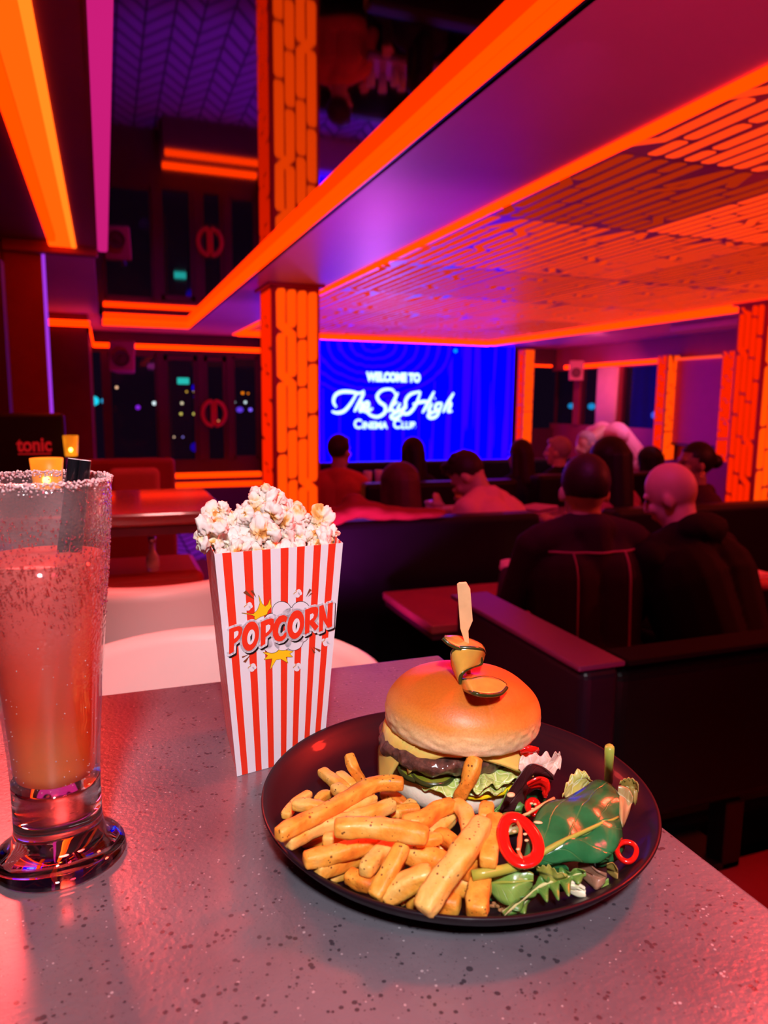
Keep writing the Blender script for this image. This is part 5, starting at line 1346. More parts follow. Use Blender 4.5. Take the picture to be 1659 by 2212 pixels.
# gherkin slices under the patty
PSK = mat('gherkin_flesh', (.17, .19, .015), .2, coat=.5, var=.25, vscale=70); PEK = mat('gherkin_skin', (.035, .045, .010), .25, coat=.4, var=.3, vscale=80)
for x, y, z, tlt in ((907, 1672, 1.2335, 14), (935, 1684, 1.2325, 10)):
    q = at(x, y, z=z) + VD*.012
    pk = MB().lathe([(0, .0019), (.0150, .0018), (.0158, .0), (.0150, -.0018), (0, -.0019)], seg=40).build('gherkin_slice', PSK, bg, smooth=True)
    rm = MB().lathe([(.0151, .0020), (.0166, .0012), (.0168, -.0012), (.0151, -.0020)], seg=40).build('gherkin_rim', PEK, pk, smooth=True)
    pk.location = L3(q); pk.rotation_euler = Matrix.Rotation(math.radians(tlt), 4, VS).to_euler()
# patty
m, nt, b, L = newmat('grilled_beef'); tc = nd(nt, 'ShaderNodeTexCoord'); n = nd(nt, 'ShaderNodeTexNoise'); n.inputs['Scale'].default_value = 150; n.inputs['Detail'].default_value = 10; n.inputs['Roughness'].default_value = .7; L.new(tc.outputs['Object'], n.inputs['Vector'])
r = ramp(nt, n.outputs[0], [(.34, (.022, .008, .006)), (.52, (.11, .036, .022)), (.70, (.26, .10, .065))]); L.new(r.outputs[0], b.inputs['Base Color'])
b.inputs['Roughness'].default_value = .28; b.inputs['Coat Weight'].default_value = .5; b.inputs['Coat Roughness'].default_value = .12
bp = nd(nt, 'ShaderNodeBump'); bp.inputs['Strength'].default_value = 1; bp.inputs['Distance'].default_value = .0022; L.new(n.outputs[0], bp.inputs['Height']); L.new(bp.outputs[0], b.inputs['Normal'])
g = MB(); g.lathe([(0, 0), (.020, 0), (.040, .0002), (.0485, .002), (.0520, .0055), (.0525, .010), (.0495, .0145), (.040, .0165), (.02, .017), (0, .017)], seg=120)
bmesh.ops.subdivide_edges(g.bm, edges=g.bm.edges, cuts=1, use_grid_fill=True)
for v in g.bm.verts:
    q = v.co.copy(); v.co += Vector((q.x, q.y, (q.z - .008)*2)).normalized()*(.0042*noise.noise(q*70) + .0022*noise.noise(q*200))
o = g.build('beef_patty', m, bg, smooth=True); o.location = L3((BC.x - VS.x*.0085, BC.y - VS.y*.0085, 1.2335)); o.modifiers.new('s', 'SUBSURF').render_levels = 1
# cheese: square slice sagging over the patty
m, nt, b, L = newmat('melted_cheddar'); b.inputs['Base Color'].default_value = (.80, .50, .085, 1); b.inputs['Roughness'].default_value = .25; b.inputs['Subsurface Weight'].default_value = .35; b.inputs['Subsurface Scale'].default_value = .004; b.inputs['Coat Weight'].default_value = .4
tc = nd(nt, 'ShaderNodeTexCoord'); n = nd(nt, 'ShaderNodeTexNoise'); n.inputs['Scale'].default_value = 60; L.new(tc.outputs['Object'], n.inputs['Vector']); L.new(ramp(nt, n.outputs[0], [(.3, (.66, .46, .12)), (.7, (.84, .56, .12))]).outputs[0], b.inputs['Base Color'])
CH = m
def cheese(cx, cy, half, rot, z, drop, R0=.049):
    g = MB(); n = 36; V = []
    for i in range(n+1):
        row = []
        for j in range(n+1):
            u, v = (i/n*2-1)*half, (j/n*2-1)*half
            x = cx + u*math.cos(rot) - v*math.sin(rot); y = cy + u*math.sin(rot) + v*math.cos(rot)
            d = math.hypot(x - (BC.x - VS.x*.0085), y - (BC.y - VS.y*.0085)); ex = max(0, d - R0)
            s_ = (x - BC.x)*VS.x + (y - BC.y)*VS.y
            kk = drop*(1.5 if s_ < 0 else .55)
            if ex > 0: f = (R0 + ex*(.35 if s_ < 0 else .8))/d; x = (BC.x - VS.x*.0085) + (x-(BC.x - VS.x*.0085))*f; y = (BC.y - VS.y*.0085) + (y-(BC.y - VS.y*.0085))*f
            row.append(g.bm.verts.new(L3((x, y, z - ex*kk + .0006*noise.noise(Vector((x*90, y*90, 0)))))))
        V.append(row)
    for a_, b_ in zip(V, V[1:]):
        for j in range(n): g.bm.faces.new((a_[j], b_[j], b_[j+1], a_[j+1]))
    return g.build('cheese_slice', CH, bg, smooth=True, solid=.0024)
ca = math.atan2(VS.y - VD.y*1.0, VS.x - VD.x*1.0)      # one corner to the front right
cheese(BC.x + VS.x*.005, BC.y + VS.y*.005, .0475, ca + PI/4 + .05, 1.2518, 1.0, .047)
cheese(BC.x - VS.x*.020 + VD.x*.004, BC.y - VS.y*.020 + VD.y*.004, .0460, ca + PI/4 - .10, 1.2530, 1.25, .047)
# skewer
BAM = mat('bamboo', (.78, .50, .25), .5, bump=.25, bscale=50, var=.15, vscale=120, bdist=.0004)
sk_top = at(1000, 1258, Y=.462); sk_mid = at(1008, 1366, Y=.466); sk_low = at(1013, 1470, Y=.470)
up = (sk_top - sk_low).normalized(); sd = VS.copy(); nn = up.cross(sd).normalized(); sd = nn.cross(up)
def skp(u, w, d): return L3(sk_low + up*u + sd*w + nn*d)
Lk = (sk_top - sk_low).length
hw_ = .0043
outl = [(-.062, -.0014), (Lk*.42, -.0016), (Lk*.55, -.0040), (Lk*.985, -hw_), (Lk, -hw_*.6), (Lk, hw_*.55), (Lk*.93, hw_*1.15), (Lk*.62, hw_*1.25), (Lk*.52, .0018), (-.062, .0014)]
g = MB(); g.prism([(w, u) for u, w in outl], lambda w, u, d: skp(u, w, d - .0012), .0024); g.build('bamboo_skewer', BAM, bg, bevel=.0003)
# folded gherkin ribbon on the skewer
def ribbon(name, st, mt, parent, th, org=None, close=True, ny=8):
    """st: (left 3-D, right 3-D) stations"""
    Ls = smooth_path([tuple(a) for a, b_ in st], 6); Rs = smooth_path([tuple(b_) for a, b_ in st], 6)
    g = MB(); V = []
    for a, b_ in zip(Ls, Rs):
        V.append([g.bm.verts.new(Vector(a).lerp(Vector(b_), j/ny) - (org or Vector())) for j in range(ny+1)])
    for a_, b_ in zip(V, V[1:]):
        for j in range(ny): g.bm.faces.new((a_[j], b_[j], b_[j+1], a_[j+1]))
    return g.build(name, mt, parent, smooth=True, solid=th)
GER = mat('gherkin_orange_lit_flesh', (.62, .36, .06), .2, coat=.3, var=.25, vscale=90, sss=.2)
Y0 = .466
org = Vector(bg.location)
st = [(at(957, 1379, Y=Y0-.010), at(962, 1376, Y=Y0+.006)), (at(972, 1392, Y=Y0-.014), at(988, 1376, Y=Y0+.010)), (at(1000, 1404, Y=Y0-.016), at(1018, 1384, Y=Y0+.012)),
      (at(1030, 1412, Y=Y0-.014), at(1040, 1396, Y=Y0+.010)), (at(1040, 1432, Y=Y0-.012), at(1046, 1412, Y=Y0+.004)),
      (at(1020, 1440, Y=Y0-.016), at(1036, 1402, Y=Y0-.018)), (at(1000, 1452, Y=Y0-.020), at(984, 1402, Y=Y0-.014)), (at(994, 1470, Y=Y0-.019), at(978, 1432, Y=Y0-.008)),
      (at(1000, 1486, Y=Y0-.020), at(990, 1462, Y=Y0-.006)), (at(1022, 1497, z=1.2995), at(1010, 1470, z=1.2990)), (at(1050, 1502, z=1.2975), at(1045, 1464, z=1.2985)), (at(1080, 1499, z=1.295), at(1076, 1470, z=1.2955)), (at(1094, 1486, z=1.294), at(1092, 1480, z=1.294))]
gr = ribbon('gherkin_ribbon', st, GER, bg, .0026, org)
for side in (0, 1):
    e_ = smooth_path([tuple(s_[side] - org) for s_ in st], 6)
    MB().tube(e_, .0015, 8).build('gherkin_skin', PEK, gr, smooth=True)

# ------------------------------------------------------------------ CHIPS
def fm(x, y): return 560 + x/3.19, 1600 + y/3.19
m, nt, b, L = newmat('seasoned_chip'); tc = nd(nt, 'ShaderNodeTexCoord'); oi = nd(nt, 'ShaderNodeObjectInfo')
n = nd(nt, 'ShaderNodeTexNoise'); n.inputs['Scale'].default_value = 70; n.inputs['Detail'].default_value = 6; L.new(tc.outputs['Object'], n.inputs['Vector'])
v = math_(nt, 'ADD', n.outputs[0], math_(nt, 'MULTIPLY', math_(nt, 'SUBTRACT', oi.outputs['Random'], .5), .28))
r = ramp(nt, v, [(.30, (.88, .52, .13)), (.50, (.86, .38, .045)), (.66, (.78, .24, .02)), (.85, (.50, .12, .015))])
vo = nd(nt, 'ShaderNodeTexVoronoi'); vo.inputs['Scale'].default_value = 330; L.new(tc.outputs['Object'], vo.inputs['Vector'])
n5 = nd(nt, 'ShaderNodeTexNoise'); n5.inputs['Scale'].default_value = 120; L.new(tc.outputs['Object'], n5.inputs['Vector'])
sp = math_(nt, 'LESS_THAN', math_(nt, 'ADD', vo.outputs['Distance'], math_(nt, 'MULTIPLY', n5.outputs[0], .9)), .56)
mx = nd(nt, 'ShaderNodeMixRGB'); L.new(math_(nt, 'MULTIPLY', sp, .85), mx.inputs[0]); L.new(r.outputs[0], mx.inputs[1]); mx.inputs[2].default_value = (.10, .022, .006, 1)
L.new(mx.outputs[0], b.inputs['Base Color']); b.inputs['Roughness'].default_value = .5; b.inputs['Subsurface Weight'].default_value = .18; b.inputs['Subsurface Scale'].default_value = .0025; b.inputs['Coat Weight'].default_value = .08
n6 = nd(nt, 'ShaderNodeTexNoise'); n6.inputs['Scale'].default_value = 420; n6.inputs['Detail'].default_value = 4; L.new(tc.outputs['Object'], n6.inputs['Vector'])
bp = nd(nt, 'ShaderNodeBump'); bp.inputs['Strength'].default_value = .6; bp.inputs['Distance'].default_value = .0008; L.new(n6.outputs[0], bp.inputs['Height']); L.new(bp.outputs[0], b.inputs['Normal'])
CHIP = m
LZ_ = {0: 1.2100, 1: 1.2120, 2: 1.2205, 3: 1.2290, 4: 1.2370, 5: 1.245}
def chip(label, pts, w, lay, zs=None):
    P = []
    for i, (x, y) in enumerate(pts):
        z = zs[i] if zs else LZ_[lay]
        q = at(*fm(x, y), z=z); fl = plate_h(q) + w/3.19*.56/F*.42
        if q.z < fl: q = at(*fm(x, y), z=fl)
        P.append(q)
    if len(P) == 2: P = [P[0], P[0].lerp(P[1], .5) + Vector((0, 0, rg.uniform(-.0004, .0012))), P[1]]
    c = sum(P, Vector())/len(P); P = [Vector(p) for p in smooth_path([tuple(p - c) for p in P], 10)]
    rad = w/3.19*.545/F/2*1.04; sd_ = rg.random()*50; seg = 20; tw = rg.uniform(-.35, .35); flat_ = rg.uniform(.78, 1)
    d0 = (P[1]-P[0]).normalized(); d1 = (P[-1]-P[-2]).normalized()
    path = [P[0] + d0*rad*.0] + P[1:]
    rings = []; n = len(path); prev = Vector((0, 0, 1))
    ends = [(0, .0), (0, .0)]
    tot = [0]
    for a, b_ in zip(path, path[1:]): tot.append(tot[-1] + (b_-a).length)
    T = tot[-1]
    for i, p in enumerate(path):
        t = (path[min(i+1, n-1)] - path[max(i-1, 0)]).normalized(); s_ = t.cross(prev).normalized(); u_ = s_.cross(t)
        e_ = min(tot[i], T - tot[i]); k = .88 + .12*min(1, e_/(rad*.8)) if e_ < rad*.8 else 1
        k *= 1 + .08*noise.noise(Vector((tot[i]*80, sd_, 0)))
        ring = []
        for j in range(seg):
            a = 2*PI*j/seg + tw*tot[i]/T + .4; ca_, sa_ = math.cos(a), math.sin(a); q_ = (abs(ca_)**5.5 + abs(sa_)**5.5)**(-1/5.5)
            rr_ = rad*.92*k*q_*(1 + .13*noise.noise(Vector((ca_*1.5, sa_*1.5 + sd_, tot[i]*140))))
            ring.append(p + (s_*ca_ + u_*sa_*flat_)*rr_)
        rings.append(ring)
    def endcap(r0, t, f): 
        c0 = sum(r0, Vector())/seg; return [c0 + (q - c0)*f + t*rad*(.16 if f > .6 else .22) for q in r0]
    rings = [endcap(rings[0], -d0, .5), endcap(rings[0], -d0, .8)] + rings + [endcap(rings[-1], d1, .8), endcap(rings[-1], d1, .5)]
    o = MB().loft(rings).build('potato_chip', CHIP, None, smooth=True); o.location = c
    return tag(o, label, 'chip', 'seasoned potato chips piled on the plate')
rg = random.Random(9)
chip('thick chip leaning upright against the front of the burger', [(1490, 120), (1440, 270), (1375, 410)], 104, 0, [1.2535, 1.240, 1.224])
chip('chip standing up highest at the back of the pile, leaning left', [(618, 100), (650, 190), (715, 290)], 74, 2, [1.236, 1.229, 1.218])
chip('pale chip at the back left of the pile, its squared tip free', [(432, 215), (510, 275), (600, 340)], 80, 2)
chip('stubby chip between the two chips poking out at the back', [(550, 235), (645, 315)], 70, 2)
chip('short speckled chip end beneath the long bent chip', [(520, 325), (620, 385)], 84, 3)
chip('long bent chip sweeping across the whole left of the pile', [(985, 295), (800, 300), (640, 380), (430, 500), (260, 580), (135, 650)], 88, 4)
chip('crisp orange chip tip at the outer left of the pile', [(345, 365), (250, 430), (180, 520)], 64, 2)
chip('short chip tucked behind the long bent chip', [(480, 365), (400, 415)], 66, 2)
chip('flat wide chip at the left crossing under the long bent chip', [(240, 440), (440, 465)], 82, 3)
chip('rough orange chip just below the long bent chip', [(790, 400), (660, 460), (520, 540)], 84, 3)
chip('long pale chip slanting to the lower left edge of the pile', [(920, 440), (760, 505), (560, 560), (400, 600), (200, 705)], 86, 3)
chip('broad pale chip lying level across the middle, on top of the pile', [(530, 600), (760, 600), (960, 620), (1150, 655)], 108, 5)
chip('small chip half hidden at the middle of the pile below the burger', [(1060, 430), (935, 505)], 78, 2)
chip('curved chip touching the front edge of the lower bun', [(1330, 440), (1220, 480), (1130, 545), (1000, 570)], 96, 4)
chip('chip curving down right of the curved chip', [(1350, 430), (1420, 500), (1445, 640)], 92, 4)
chip('golden chip in the gap under the two curved chips', [(1330, 520), (1195, 640)], 88, 3)
chip('small golden chip below the long pale chip at left', [(450, 680), (640, 695)], 84, 3)
chip('jagged orange chip along the lower left of the pile', [(320, 825), (520, 780), (700, 730), (890, 690)], 98, 3)
chip('knobbly crisp chip piece at the lower left corner of the pile', [(400, 895), (540, 850), (780, 760)], 96, 2)
chip('yellow chip lying lowest at the lower left, next to the plate', [(480, 930), (700, 880)], 84, 1)
chip('pale chip running down left of the dark crisp chip', [(930, 710), (820, 790), (730, 900)], 86, 3)
chip('dark crisp chip with browned lower end in the front middle', [(990, 720), (910, 880), (800, 1075)], 92, 4, [1.237, 1.229, 1.219])
chip('square-ended chip at the front left touching the plate', [(615, 935), (790, 1000)], 98, 2)
chip('speckled chip pointing to the lower left in the front row', [(1180, 915), (1020, 980), (870, 1075)], 108, 3, [1.230, 1.225, 1.217])
chip('thick golden chip across the middle of the front of the pile', [(1020, 775), (1150, 800), (1280, 850)], 118, 3)
chip('longest thick chip lying on top, slanting down to the front', [(1540, 570), (1400, 780), (1260, 960), (1135, 1165)], 126, 5, [1.244, 1.242, 1.234, 1.222])
chip('crusty chip standing next to the red chilli ring', [(1625, 530), (1600, 680), (1575, 840)], 104, 4)
chip('chip stub with a browned top between lower bun and salad', [(1570, 450), (1560, 540)], 92, 4)
chip('chip at the front right, its rounded end hanging over the plate', [(1530, 930), (1495, 1185)], 124, 2, [1.224, 1.217])
chip('pale chip under the stalk of the spinach leaf', [(1300, 965), (1500, 1000)], 116, 2)
chip('pale yellow chip lying flat at the very front of the plate', [(1030, 1075), (1200, 1095), (1370, 1130)], 122, 1)
chip('slender chip below the broad pale chip', [(1080, 700), (1250, 670)], 70, 4)
chip('short chip right of the broad pale chip', [(1230, 640), (1380, 745)], 80, 3)
chip('little chip beneath the longest chip at its right', [(1470, 850), (1400, 920)], 86, 3)
chip('flat chip below the burger bun, pointing left', [(905, 495), (1095, 470)], 80, 2)
chip('golden chip between the burger and the long bent chip', [(860, 370), (1000, 440)], 82, 2)
chip('chip deep in the pile right of centre', [(1180, 740), (1330, 745)], 88, 2)
chip('thin chip at the left below the long pale chip', [(300, 700), (430, 700)], 66, 1)
chip('chip deep in the pile left of centre', [(650, 680), (900, 690)], 84, 2)
chip('chip lying at the bottom behind the dark crisp chip', [(900, 880), (1010, 780)], 86, 1)
chip('chip lying at the bottom beneath the longest chip', [(1200, 900), (1420, 960)], 90, 1)
chip('short chip at the bottom under the crusty chip', [(1500, 700), (1470, 860)], 90, 2)
chip('hidden golden chip under the middle of the broad pale chip', [(700, 620), (1000, 680)], 84, 3)
tag(MB().ell(at(869, 1952, z=1.2095), (.0022, .0016, .0014), None, 2).build('chip_crumb', CHIP, smooth=True), 'small chip crumb on the plate in front of the pile', 'crumb')

# ------------------------------------------------------------------ SALAD
def sm(x, y): return 1020 + x/3.95, 1600 + y/3.95
def leaf(name, label, st, mt, cat='salad leaf', ny=14, curl=.0015, wav=.0, wf=5, th=.0005, ribm=None, ribr=.0008, ripple=.0012, group='salad leaves on the plate', sub=10):
    """st: stations (edge, midrib, edge), each (x, y, z) in the zoomed salad view with a real height z"""
    def P(q):
        x, y, z = q; p = at(*sm(x, y), z=TZ + z); fl = plate_h(p) + .001
        if p.z < fl: p = at(*sm(x, y), z=fl)
        return p
    A = [[Vector(v) for v in smooth_path([tuple(P(s_[k])) for s_ in st], sub)] for k in range(3)]
    c = A[1][len(A[1])//2].copy(); n = len(A[0]); g = MB(); V = []; uvs = {}
    sd_ = rg.random()*30
    for i in range(n):
        a, m_, b_ = A[0][i], A[1][i], A[2][i]; row = []
        for j in range(ny+1):
            u = j/ny; p = (a.lerp(m_, u*2) if u < .5 else m_.lerp(b_, u*2-1))
            e = abs(u-.5)*2
            p = p + Vector((0, 0, curl*(math.sin(PI*e)) + wav*e**2*math.sin(i/n*wf*2*PI + (0 if u < .5 else 1.3)) + ripple*noise.noise(p*55 + Vector((sd_, 0, 0)))))
            v = g.bm.verts.new(p - c); uvs[v] = (u, i/(n-1)); row.append(v)
        V.append(row)
    ul = g.bm.loops.layers.uv.new('UVMap')
    for a_, b_ in zip(V, V[1:]):
        for j in range(ny):
            f = g.bm.faces.new((a_[j], b_[j], b_[j+1], a_[j+1]))
            for l in f.loops: l[ul].uv = uvs[l.vert]
    o = g.build(name, mt, None, smooth=True, solid=th); o.location = c
    tag(o, label, cat, group)
    if ribm:
        MB().tube([p - c + Vector((0, 0, .0009)) for p in A[1][::3]], [ribr*(1.3 - .9*i/max(1, len(A[1][::3])-1)) for i in range(len(A[1][::3]))], 8).build('midrib', ribm, o, smooth=True)
    return o, c
GRN = leafmat('spinach_green', (.012, .10, .028), (.030, .19, .06), (.14, .34, .09), rough=.20, veins=4.0, vw=.965, bump=.9)
GR2 = leafmat('young_leaf_green', (.13, .28, .04), (.24, .40, .08), (.36, .45, .14), rough=.3)
GR3 = leafmat('rocket_green', (.05, .20, .03), (.17, .30, .05), (.45, .48, .16), rough=.34, veins=5)
DRK = leafmat('dark_red_leaf', (.030, .008, .012), (.075, .020, .020), (.10, .03, .03), rough=.3, veins=5)
PNK = savoy('pale_frilled_lettuce', (.80, .52, .40), (.86, .62, .55), (.9, .75, .65))
YGR = savoy('yellow_green_lettuce', (.55, .50, .08), (.70, .62, .22), (.82, .8, .5))
OLV = leafmat('olive_leaf', (.22, .20, .03), (.40, .26, .07), (.5, .4, .15), rough=.35)
STM = mat('leaf_stalk_green', (.34, .40, .06), .3, coat=.3, var=.2, vscale=60)
Z = lambda x, y, z: (x, y, z)
# back layer
leaf('lettuce_leaf', 'pale pink-lit frilled lettuce tip sticking out right of the burger', [((410,150,.046),(400,190,.044),(395,270,.040)), ((470,110,.048),(480,180,.044),(480,260,.038)), ((560,120,.046),(570,200,.040),(580,260,.034)), ((640,125,.044),(650,210,.038),(660,290,.032)), ((700,130,.044),(700,200,.036),(735,262,.032)), ((742,95,.046),(752,130,.042),(762,180,.038))], PNK, wav=.0025, wf=4, ripple=.003, ny=18)
leaf('lettuce_leaf', 'yellow-green frilled leaf behind the big spinach leaf', [((770,470,.026),(790,480,.022),(900,520,.018)), ((800,370,.032),(850,400,.028),(950,480,.020)), ((850,290,.036),(900,340,.032),(980,430,.022)), ((920,252,.038),(960,320,.033),(1010,400,.024)), ((990,310,.034),(1010,350,.030),(1050,400,.022))], YGR, wav=.0015, ripple=.002)
leaf('lettuce_leaf', 'orange-tinted curled leaf at the far right rim of the plate', [((1255,375,.034),(1270,400,.030),(1275,440,.026)), ((1300,340,.036),(1330,400,.030),(1340,480,.024)), ((1360,335,.036),(1380,410,.030),(1385,540,.022)), ((1415,390,.034),(1418,440,.030),(1405,520,.022))], OLV, curl=.004, wav=.001)
leaf('lettuce_leaf', 'brownish translucent leaf folded over the right end of the big spinach leaf', [((1250,385,.040),(1240,450,.036),(1230,600,.030)), ((1290,390,.040),(1290,480,.034),(1270,700,.028)), ((1340,420,.037),(1330,520,.030),(1290,740,.024)), ((1370,490,.034),(1365,540,.030),(1345,600,.026))], leafmat('translucent_leaf', (.30, .24, .08), (.50, .36, .16), (.6, .5, .3)), curl=.002)
MB_ = MB().tube([at(*sm(1163, 345), z=TZ+.030), at(*sm(1166, 200), z=TZ+.052), at(*sm(1172, 62), z=TZ+.070)], [.0030, .0029, .0031], 12)
tag(MB_.build('leaf_stalk', STM, smooth=True), 'cut green stalk standing upright at the back of the salad', 'stalk')
# dark red leaf by the burger
leaf('red_leaf', 'dark red salad leaf leaning on the burger with one purple-lit tip', [((236,600,.018),(250,602,.016),(262,606,.014)), ((290,470,.028),(330,520,.022),(420,592,.014)), ((375,335,.038),(430,400,.030),(452,480,.020)), ((480,206,.046),(515,290,.038),(490,400,.026)), ((590,225,.044),(600,290,.038),(560,350,.030)), ((690,320,.036),(694,335,.034),(680,352,.032))], DRK, curl=.003, ribm=None)
leaf('green_leaf', 'narrow green leaf edge beside the dark red leaf', [((185,610,.014),(190,620,.012),(200,630,.012)), ((250,530,.020),(262,560,.018),(280,580,.014)), ((300,425,.028),(304,440,.026),(306,460,.024))], GR2)
leaf('green_leaf', 'small mid-green leaf under the chilli pieces', [((460,470,.022),(470,520,.016),(480,560,.012)), ((540,410,.026),(560,470,.020),(570,540,.014)), ((610,430,.026),(620,480,.020),(630,520,.014))], GRN)
leaf('rocket_leaf', 'jagged green rocket leaf between the dark red leaf and the chilli ring', [((410,520,.020),(360,600,.016),(360,640,.012)), ((430,540,.020),(430,600,.016),(450,645,.012)), ((470,560,.020),(480,600,.016),(500,640,.012)), ((500,600,.018),(520,615,.016),(540,630,.012))], GR3)
leaf('green_leaf', 'olive leaf left behind the chilli ring', [((215,640,.014),(215,680,.012),(225,760,.010)), ((300,610,.018),(320,700,.014),(300,800,.010)), ((400,620,.020),(420,700,.015),(430,780,.010))], OLV)
# front layer
leaf('baby_leaf', 'round pale green leaf at the lower left of the salad', [((150,1190,.020),(146,1230,.018),(150,1290,.015)), ((220,1090,.026),(250,1220,.022),(220,1365,.014)), ((330,1060,.028),(350,1220,.024),(330,1398,.015)), ((430,1090,.028),(450,1210,.024),(430,1345,.016)), ((520,1160,.026),(522,1210,.024),(510,1260,.019))], GR2, curl=.003, ribm=STM)
leaf('baby_leaf', 'mid-green leaf lying below the big spinach leaf', [((400,1090,.020),(400,1100,.018),(410,1115,.016)), ((520,1050,.024),(540,1110,.020),(570,1160,.016)), ((660,1050,.026),(690,1100,.022),(720,1170,.016)), ((760,1060,.024),(790,1110,.020),(810,1150,.016)), ((818,1110,.020),(822,1122,.020),(822,1135,.018))], GRN)
lob = [(265,1488,0),(330,1440,14),(400,1385,45),(450,1345,20),(520,1290,30),(560,1262,60),(610,1240,100),(650,1225,45),(700,1205,120),(740,1192,50),(790,1180,115),(840,1165,45),(890,1150,60),(940,1140,48),(968,1135,14)]
st = []
for i, (x, y, w) in enumerate(lob):
    w1 = w*(1.0 if i % 2 == 0 else .8); w2 = w*(1.25 if i % 2 == 0 else .55)
    z = .012 + .010*i/len(lob)
    st.append(((x - w1*.35, y - w1*.9, z + .004), (x, y, z), (x + w2*.25, y + w2*1.05 + 3, z - .001)))
leaf('rocket_leaf', 'lobed rocket leaf spreading along the front of the salad', st, GR3, ribm=mat('pale_rib', (.60, .58, .25), .35), ribr=.0011, ripple=.001, sub=6)
lob = [(250,1492,2),(330,1470,14),(400,1430,34),(440,1400,80),(470,1370,24),(520,1310,26),(575,1270,14)]
leaf('rocket_leaf', 'forked blue-green rocket tip reaching the front rim', [((x - w*.3, y - w*.6, .010), (x, y, .0095), (x + w*.15, y + w*.9 + 3, .0085)) for x, y, w in lob], GR3, ribm=mat('pale_rib_two', (.40, .50, .25), .35), sub=6, ripple=.0008)
leaf('rocket_leaf', 'upper yellow-green rocket leaf with rounded lobes', [((540,1085,.026),(550,1110,.024),(570,1130,.020)), ((600,1075,.028),(630,1130,.024),(600,1180,.018)), ((660,1070,.028),(680,1150,.022),(680,1230,.016)), ((720,1120,.026),(730,1170,.022),(760,1220,.016)), ((800,1150,.024),(810,1160,.022),(815,1170,.020))], leafmat('yellow_rocket', (.30, .32, .04), (.46, .42, .09), (.6, .6, .25)), wav=.001)
leaf('wilted_leaf', 'brown wilted leaf piece at the lower right of the salad', [((900,1060,.020),(905,1110,.016),(920,1160,.012)), ((990,1060,.022),(1010,1150,.016),(1000,1240,.010)), ((1080,1130,.020),(1090,1190,.015),(1060,1280,.009)), ((1140,1180,.016),(1146,1200,.014),(1130,1240,.010))], leafmat('brown_leaf', (.20, .08, .045), (.42, .22, .13), (.5, .3, .2)), curl=.003, ripple=.003)
leaf('green_leaf', 'small blue-green leaf under the right end of the spinach leaf', [((1035,1020,.026),(1040,1050,.022),(1060,1080,.018)), ((1090,1010,.028),(1100,1050,.024),(1110,1085,.018)), ((1165,1020,.026),(1170,1040,.022),(1172,1060,.020))], GRN)
leaf('green_leaf', 'olive and orange leaf tip at the lower right rim', [((1150,1060,.024),(1145,1090,.020),(1150,1120,.016)), ((1200,1050,.024),(1200,1110,.018),(1190,1160,.013)), ((1240,1110,.020),(1245,1140,.016),(1240,1190,.012))], OLV)
leaf('baby_leaf', 'shaded green leaf filling the gap between the round leaf and the wilted leaf', [((560,1180,.012),(580,1220,.011),(600,1260,.009)), ((680,1150,.016),(720,1210,.013),(740,1280,.009)), ((800,1140,.016),(840,1190,.013),(830,1260,.009)), ((900,1160,.012),(910,1180,.011),(905,1210,.009))], GRN, curl=.002)
leaf('baby_leaf', 'dark green leaf lying beneath the right half of the big spinach leaf', [((880,960,.020),(890,1000,.016),(920,1060,.012)), ((1040,900,.024),(1080,980,.018),(1060,1090,.012)), ((1200,860,.024),(1240,920,.018),(1230,1020,.012)), ((1300,860,.020),(1305,880,.017),(1300,920,.014))], GRN, curl=.002)
leaf('green_leaf', 'tiny bright green leaf scrap below the olive leaf tip', [((1100,1215,.012),(1095,1235,.010),(1100,1262,.009)), ((1160,1180,.014),(1165,1210,.012),(1165,1245,.010))], GR2)
leaf('lettuce_rib', 'white crunchy lettuce rib piece at the front right', [((810,1225,.016),(805,1255,.013),(820,1285,.010)), ((880,1225,.017),(890,1270,.013),(900,1325,.009)), ((950,1270,.014),(960,1300,.011),(970,1330,.009))], mat('white_rib', (.80, .74, .52), .4, var=.1, bump=.3, sss=.2), th=.003)
leaf('green_leaf', 'teal-green leaf glimpse at the left under the round leaf', [((135,1290,.009),(130,1320,.009),(140,1350,.0085)), ((190,1330,.010),(195,1350,.009),(200,1375,.0085))], GRN)
# the big spinach leaf
o, c = leaf('spinach_leaf', 'large dark green spinach leaf with a long stalk lying on top of the salad',
     [((428,1040,.0300),(436,1052,.0300),(450,1066,.0290)), ((455,940,.0320),(500,1022,.0315),(520,1060,.0285)), ((500,760,.0360),(600,970,.0340),(620,1052,.0285)), ((570,600,.0400),(720,900,.0370),(740,1052,.0285)), ((720,500,.0430),(850,835,.0390),(860,1045,.0285)),
      ((900,400,.0450),(980,775,.0400),(980,1020,.0290)), ((1060,338,.0455),(1100,720,.0400),(1110,1008,.0290)), ((1190,370,.0440),(1190,690,.0385),(1230,960,.0285)), ((1255,470,.0420),(1250,660,.0370),(1285,830,.0290))], GRN, curl=.0028, ripple=.0045, ribm=STM, ribr=.0017, sub=8, ny=22)
MB().tube([at(*sm(-2, 1152), z=TZ+.0300) - c, at(*sm(110, 1132), z=TZ+.0310) - c, at(*sm(240, 1106), z=TZ+.0315) - c, at(*sm(350, 1080), z=TZ+.0315) - c, at(*sm(440, 1050), z=TZ+.0315) - c, at(*sm(560, 995), z=TZ+.0335) - c], [.0031, .0029, .0027, .0026, .0025, .0014], 14).build('stalk', mat('olive_stalk', (.42, .40, .05), .28, coat=.4, var=.15, vscale=60), o, smooth=True)
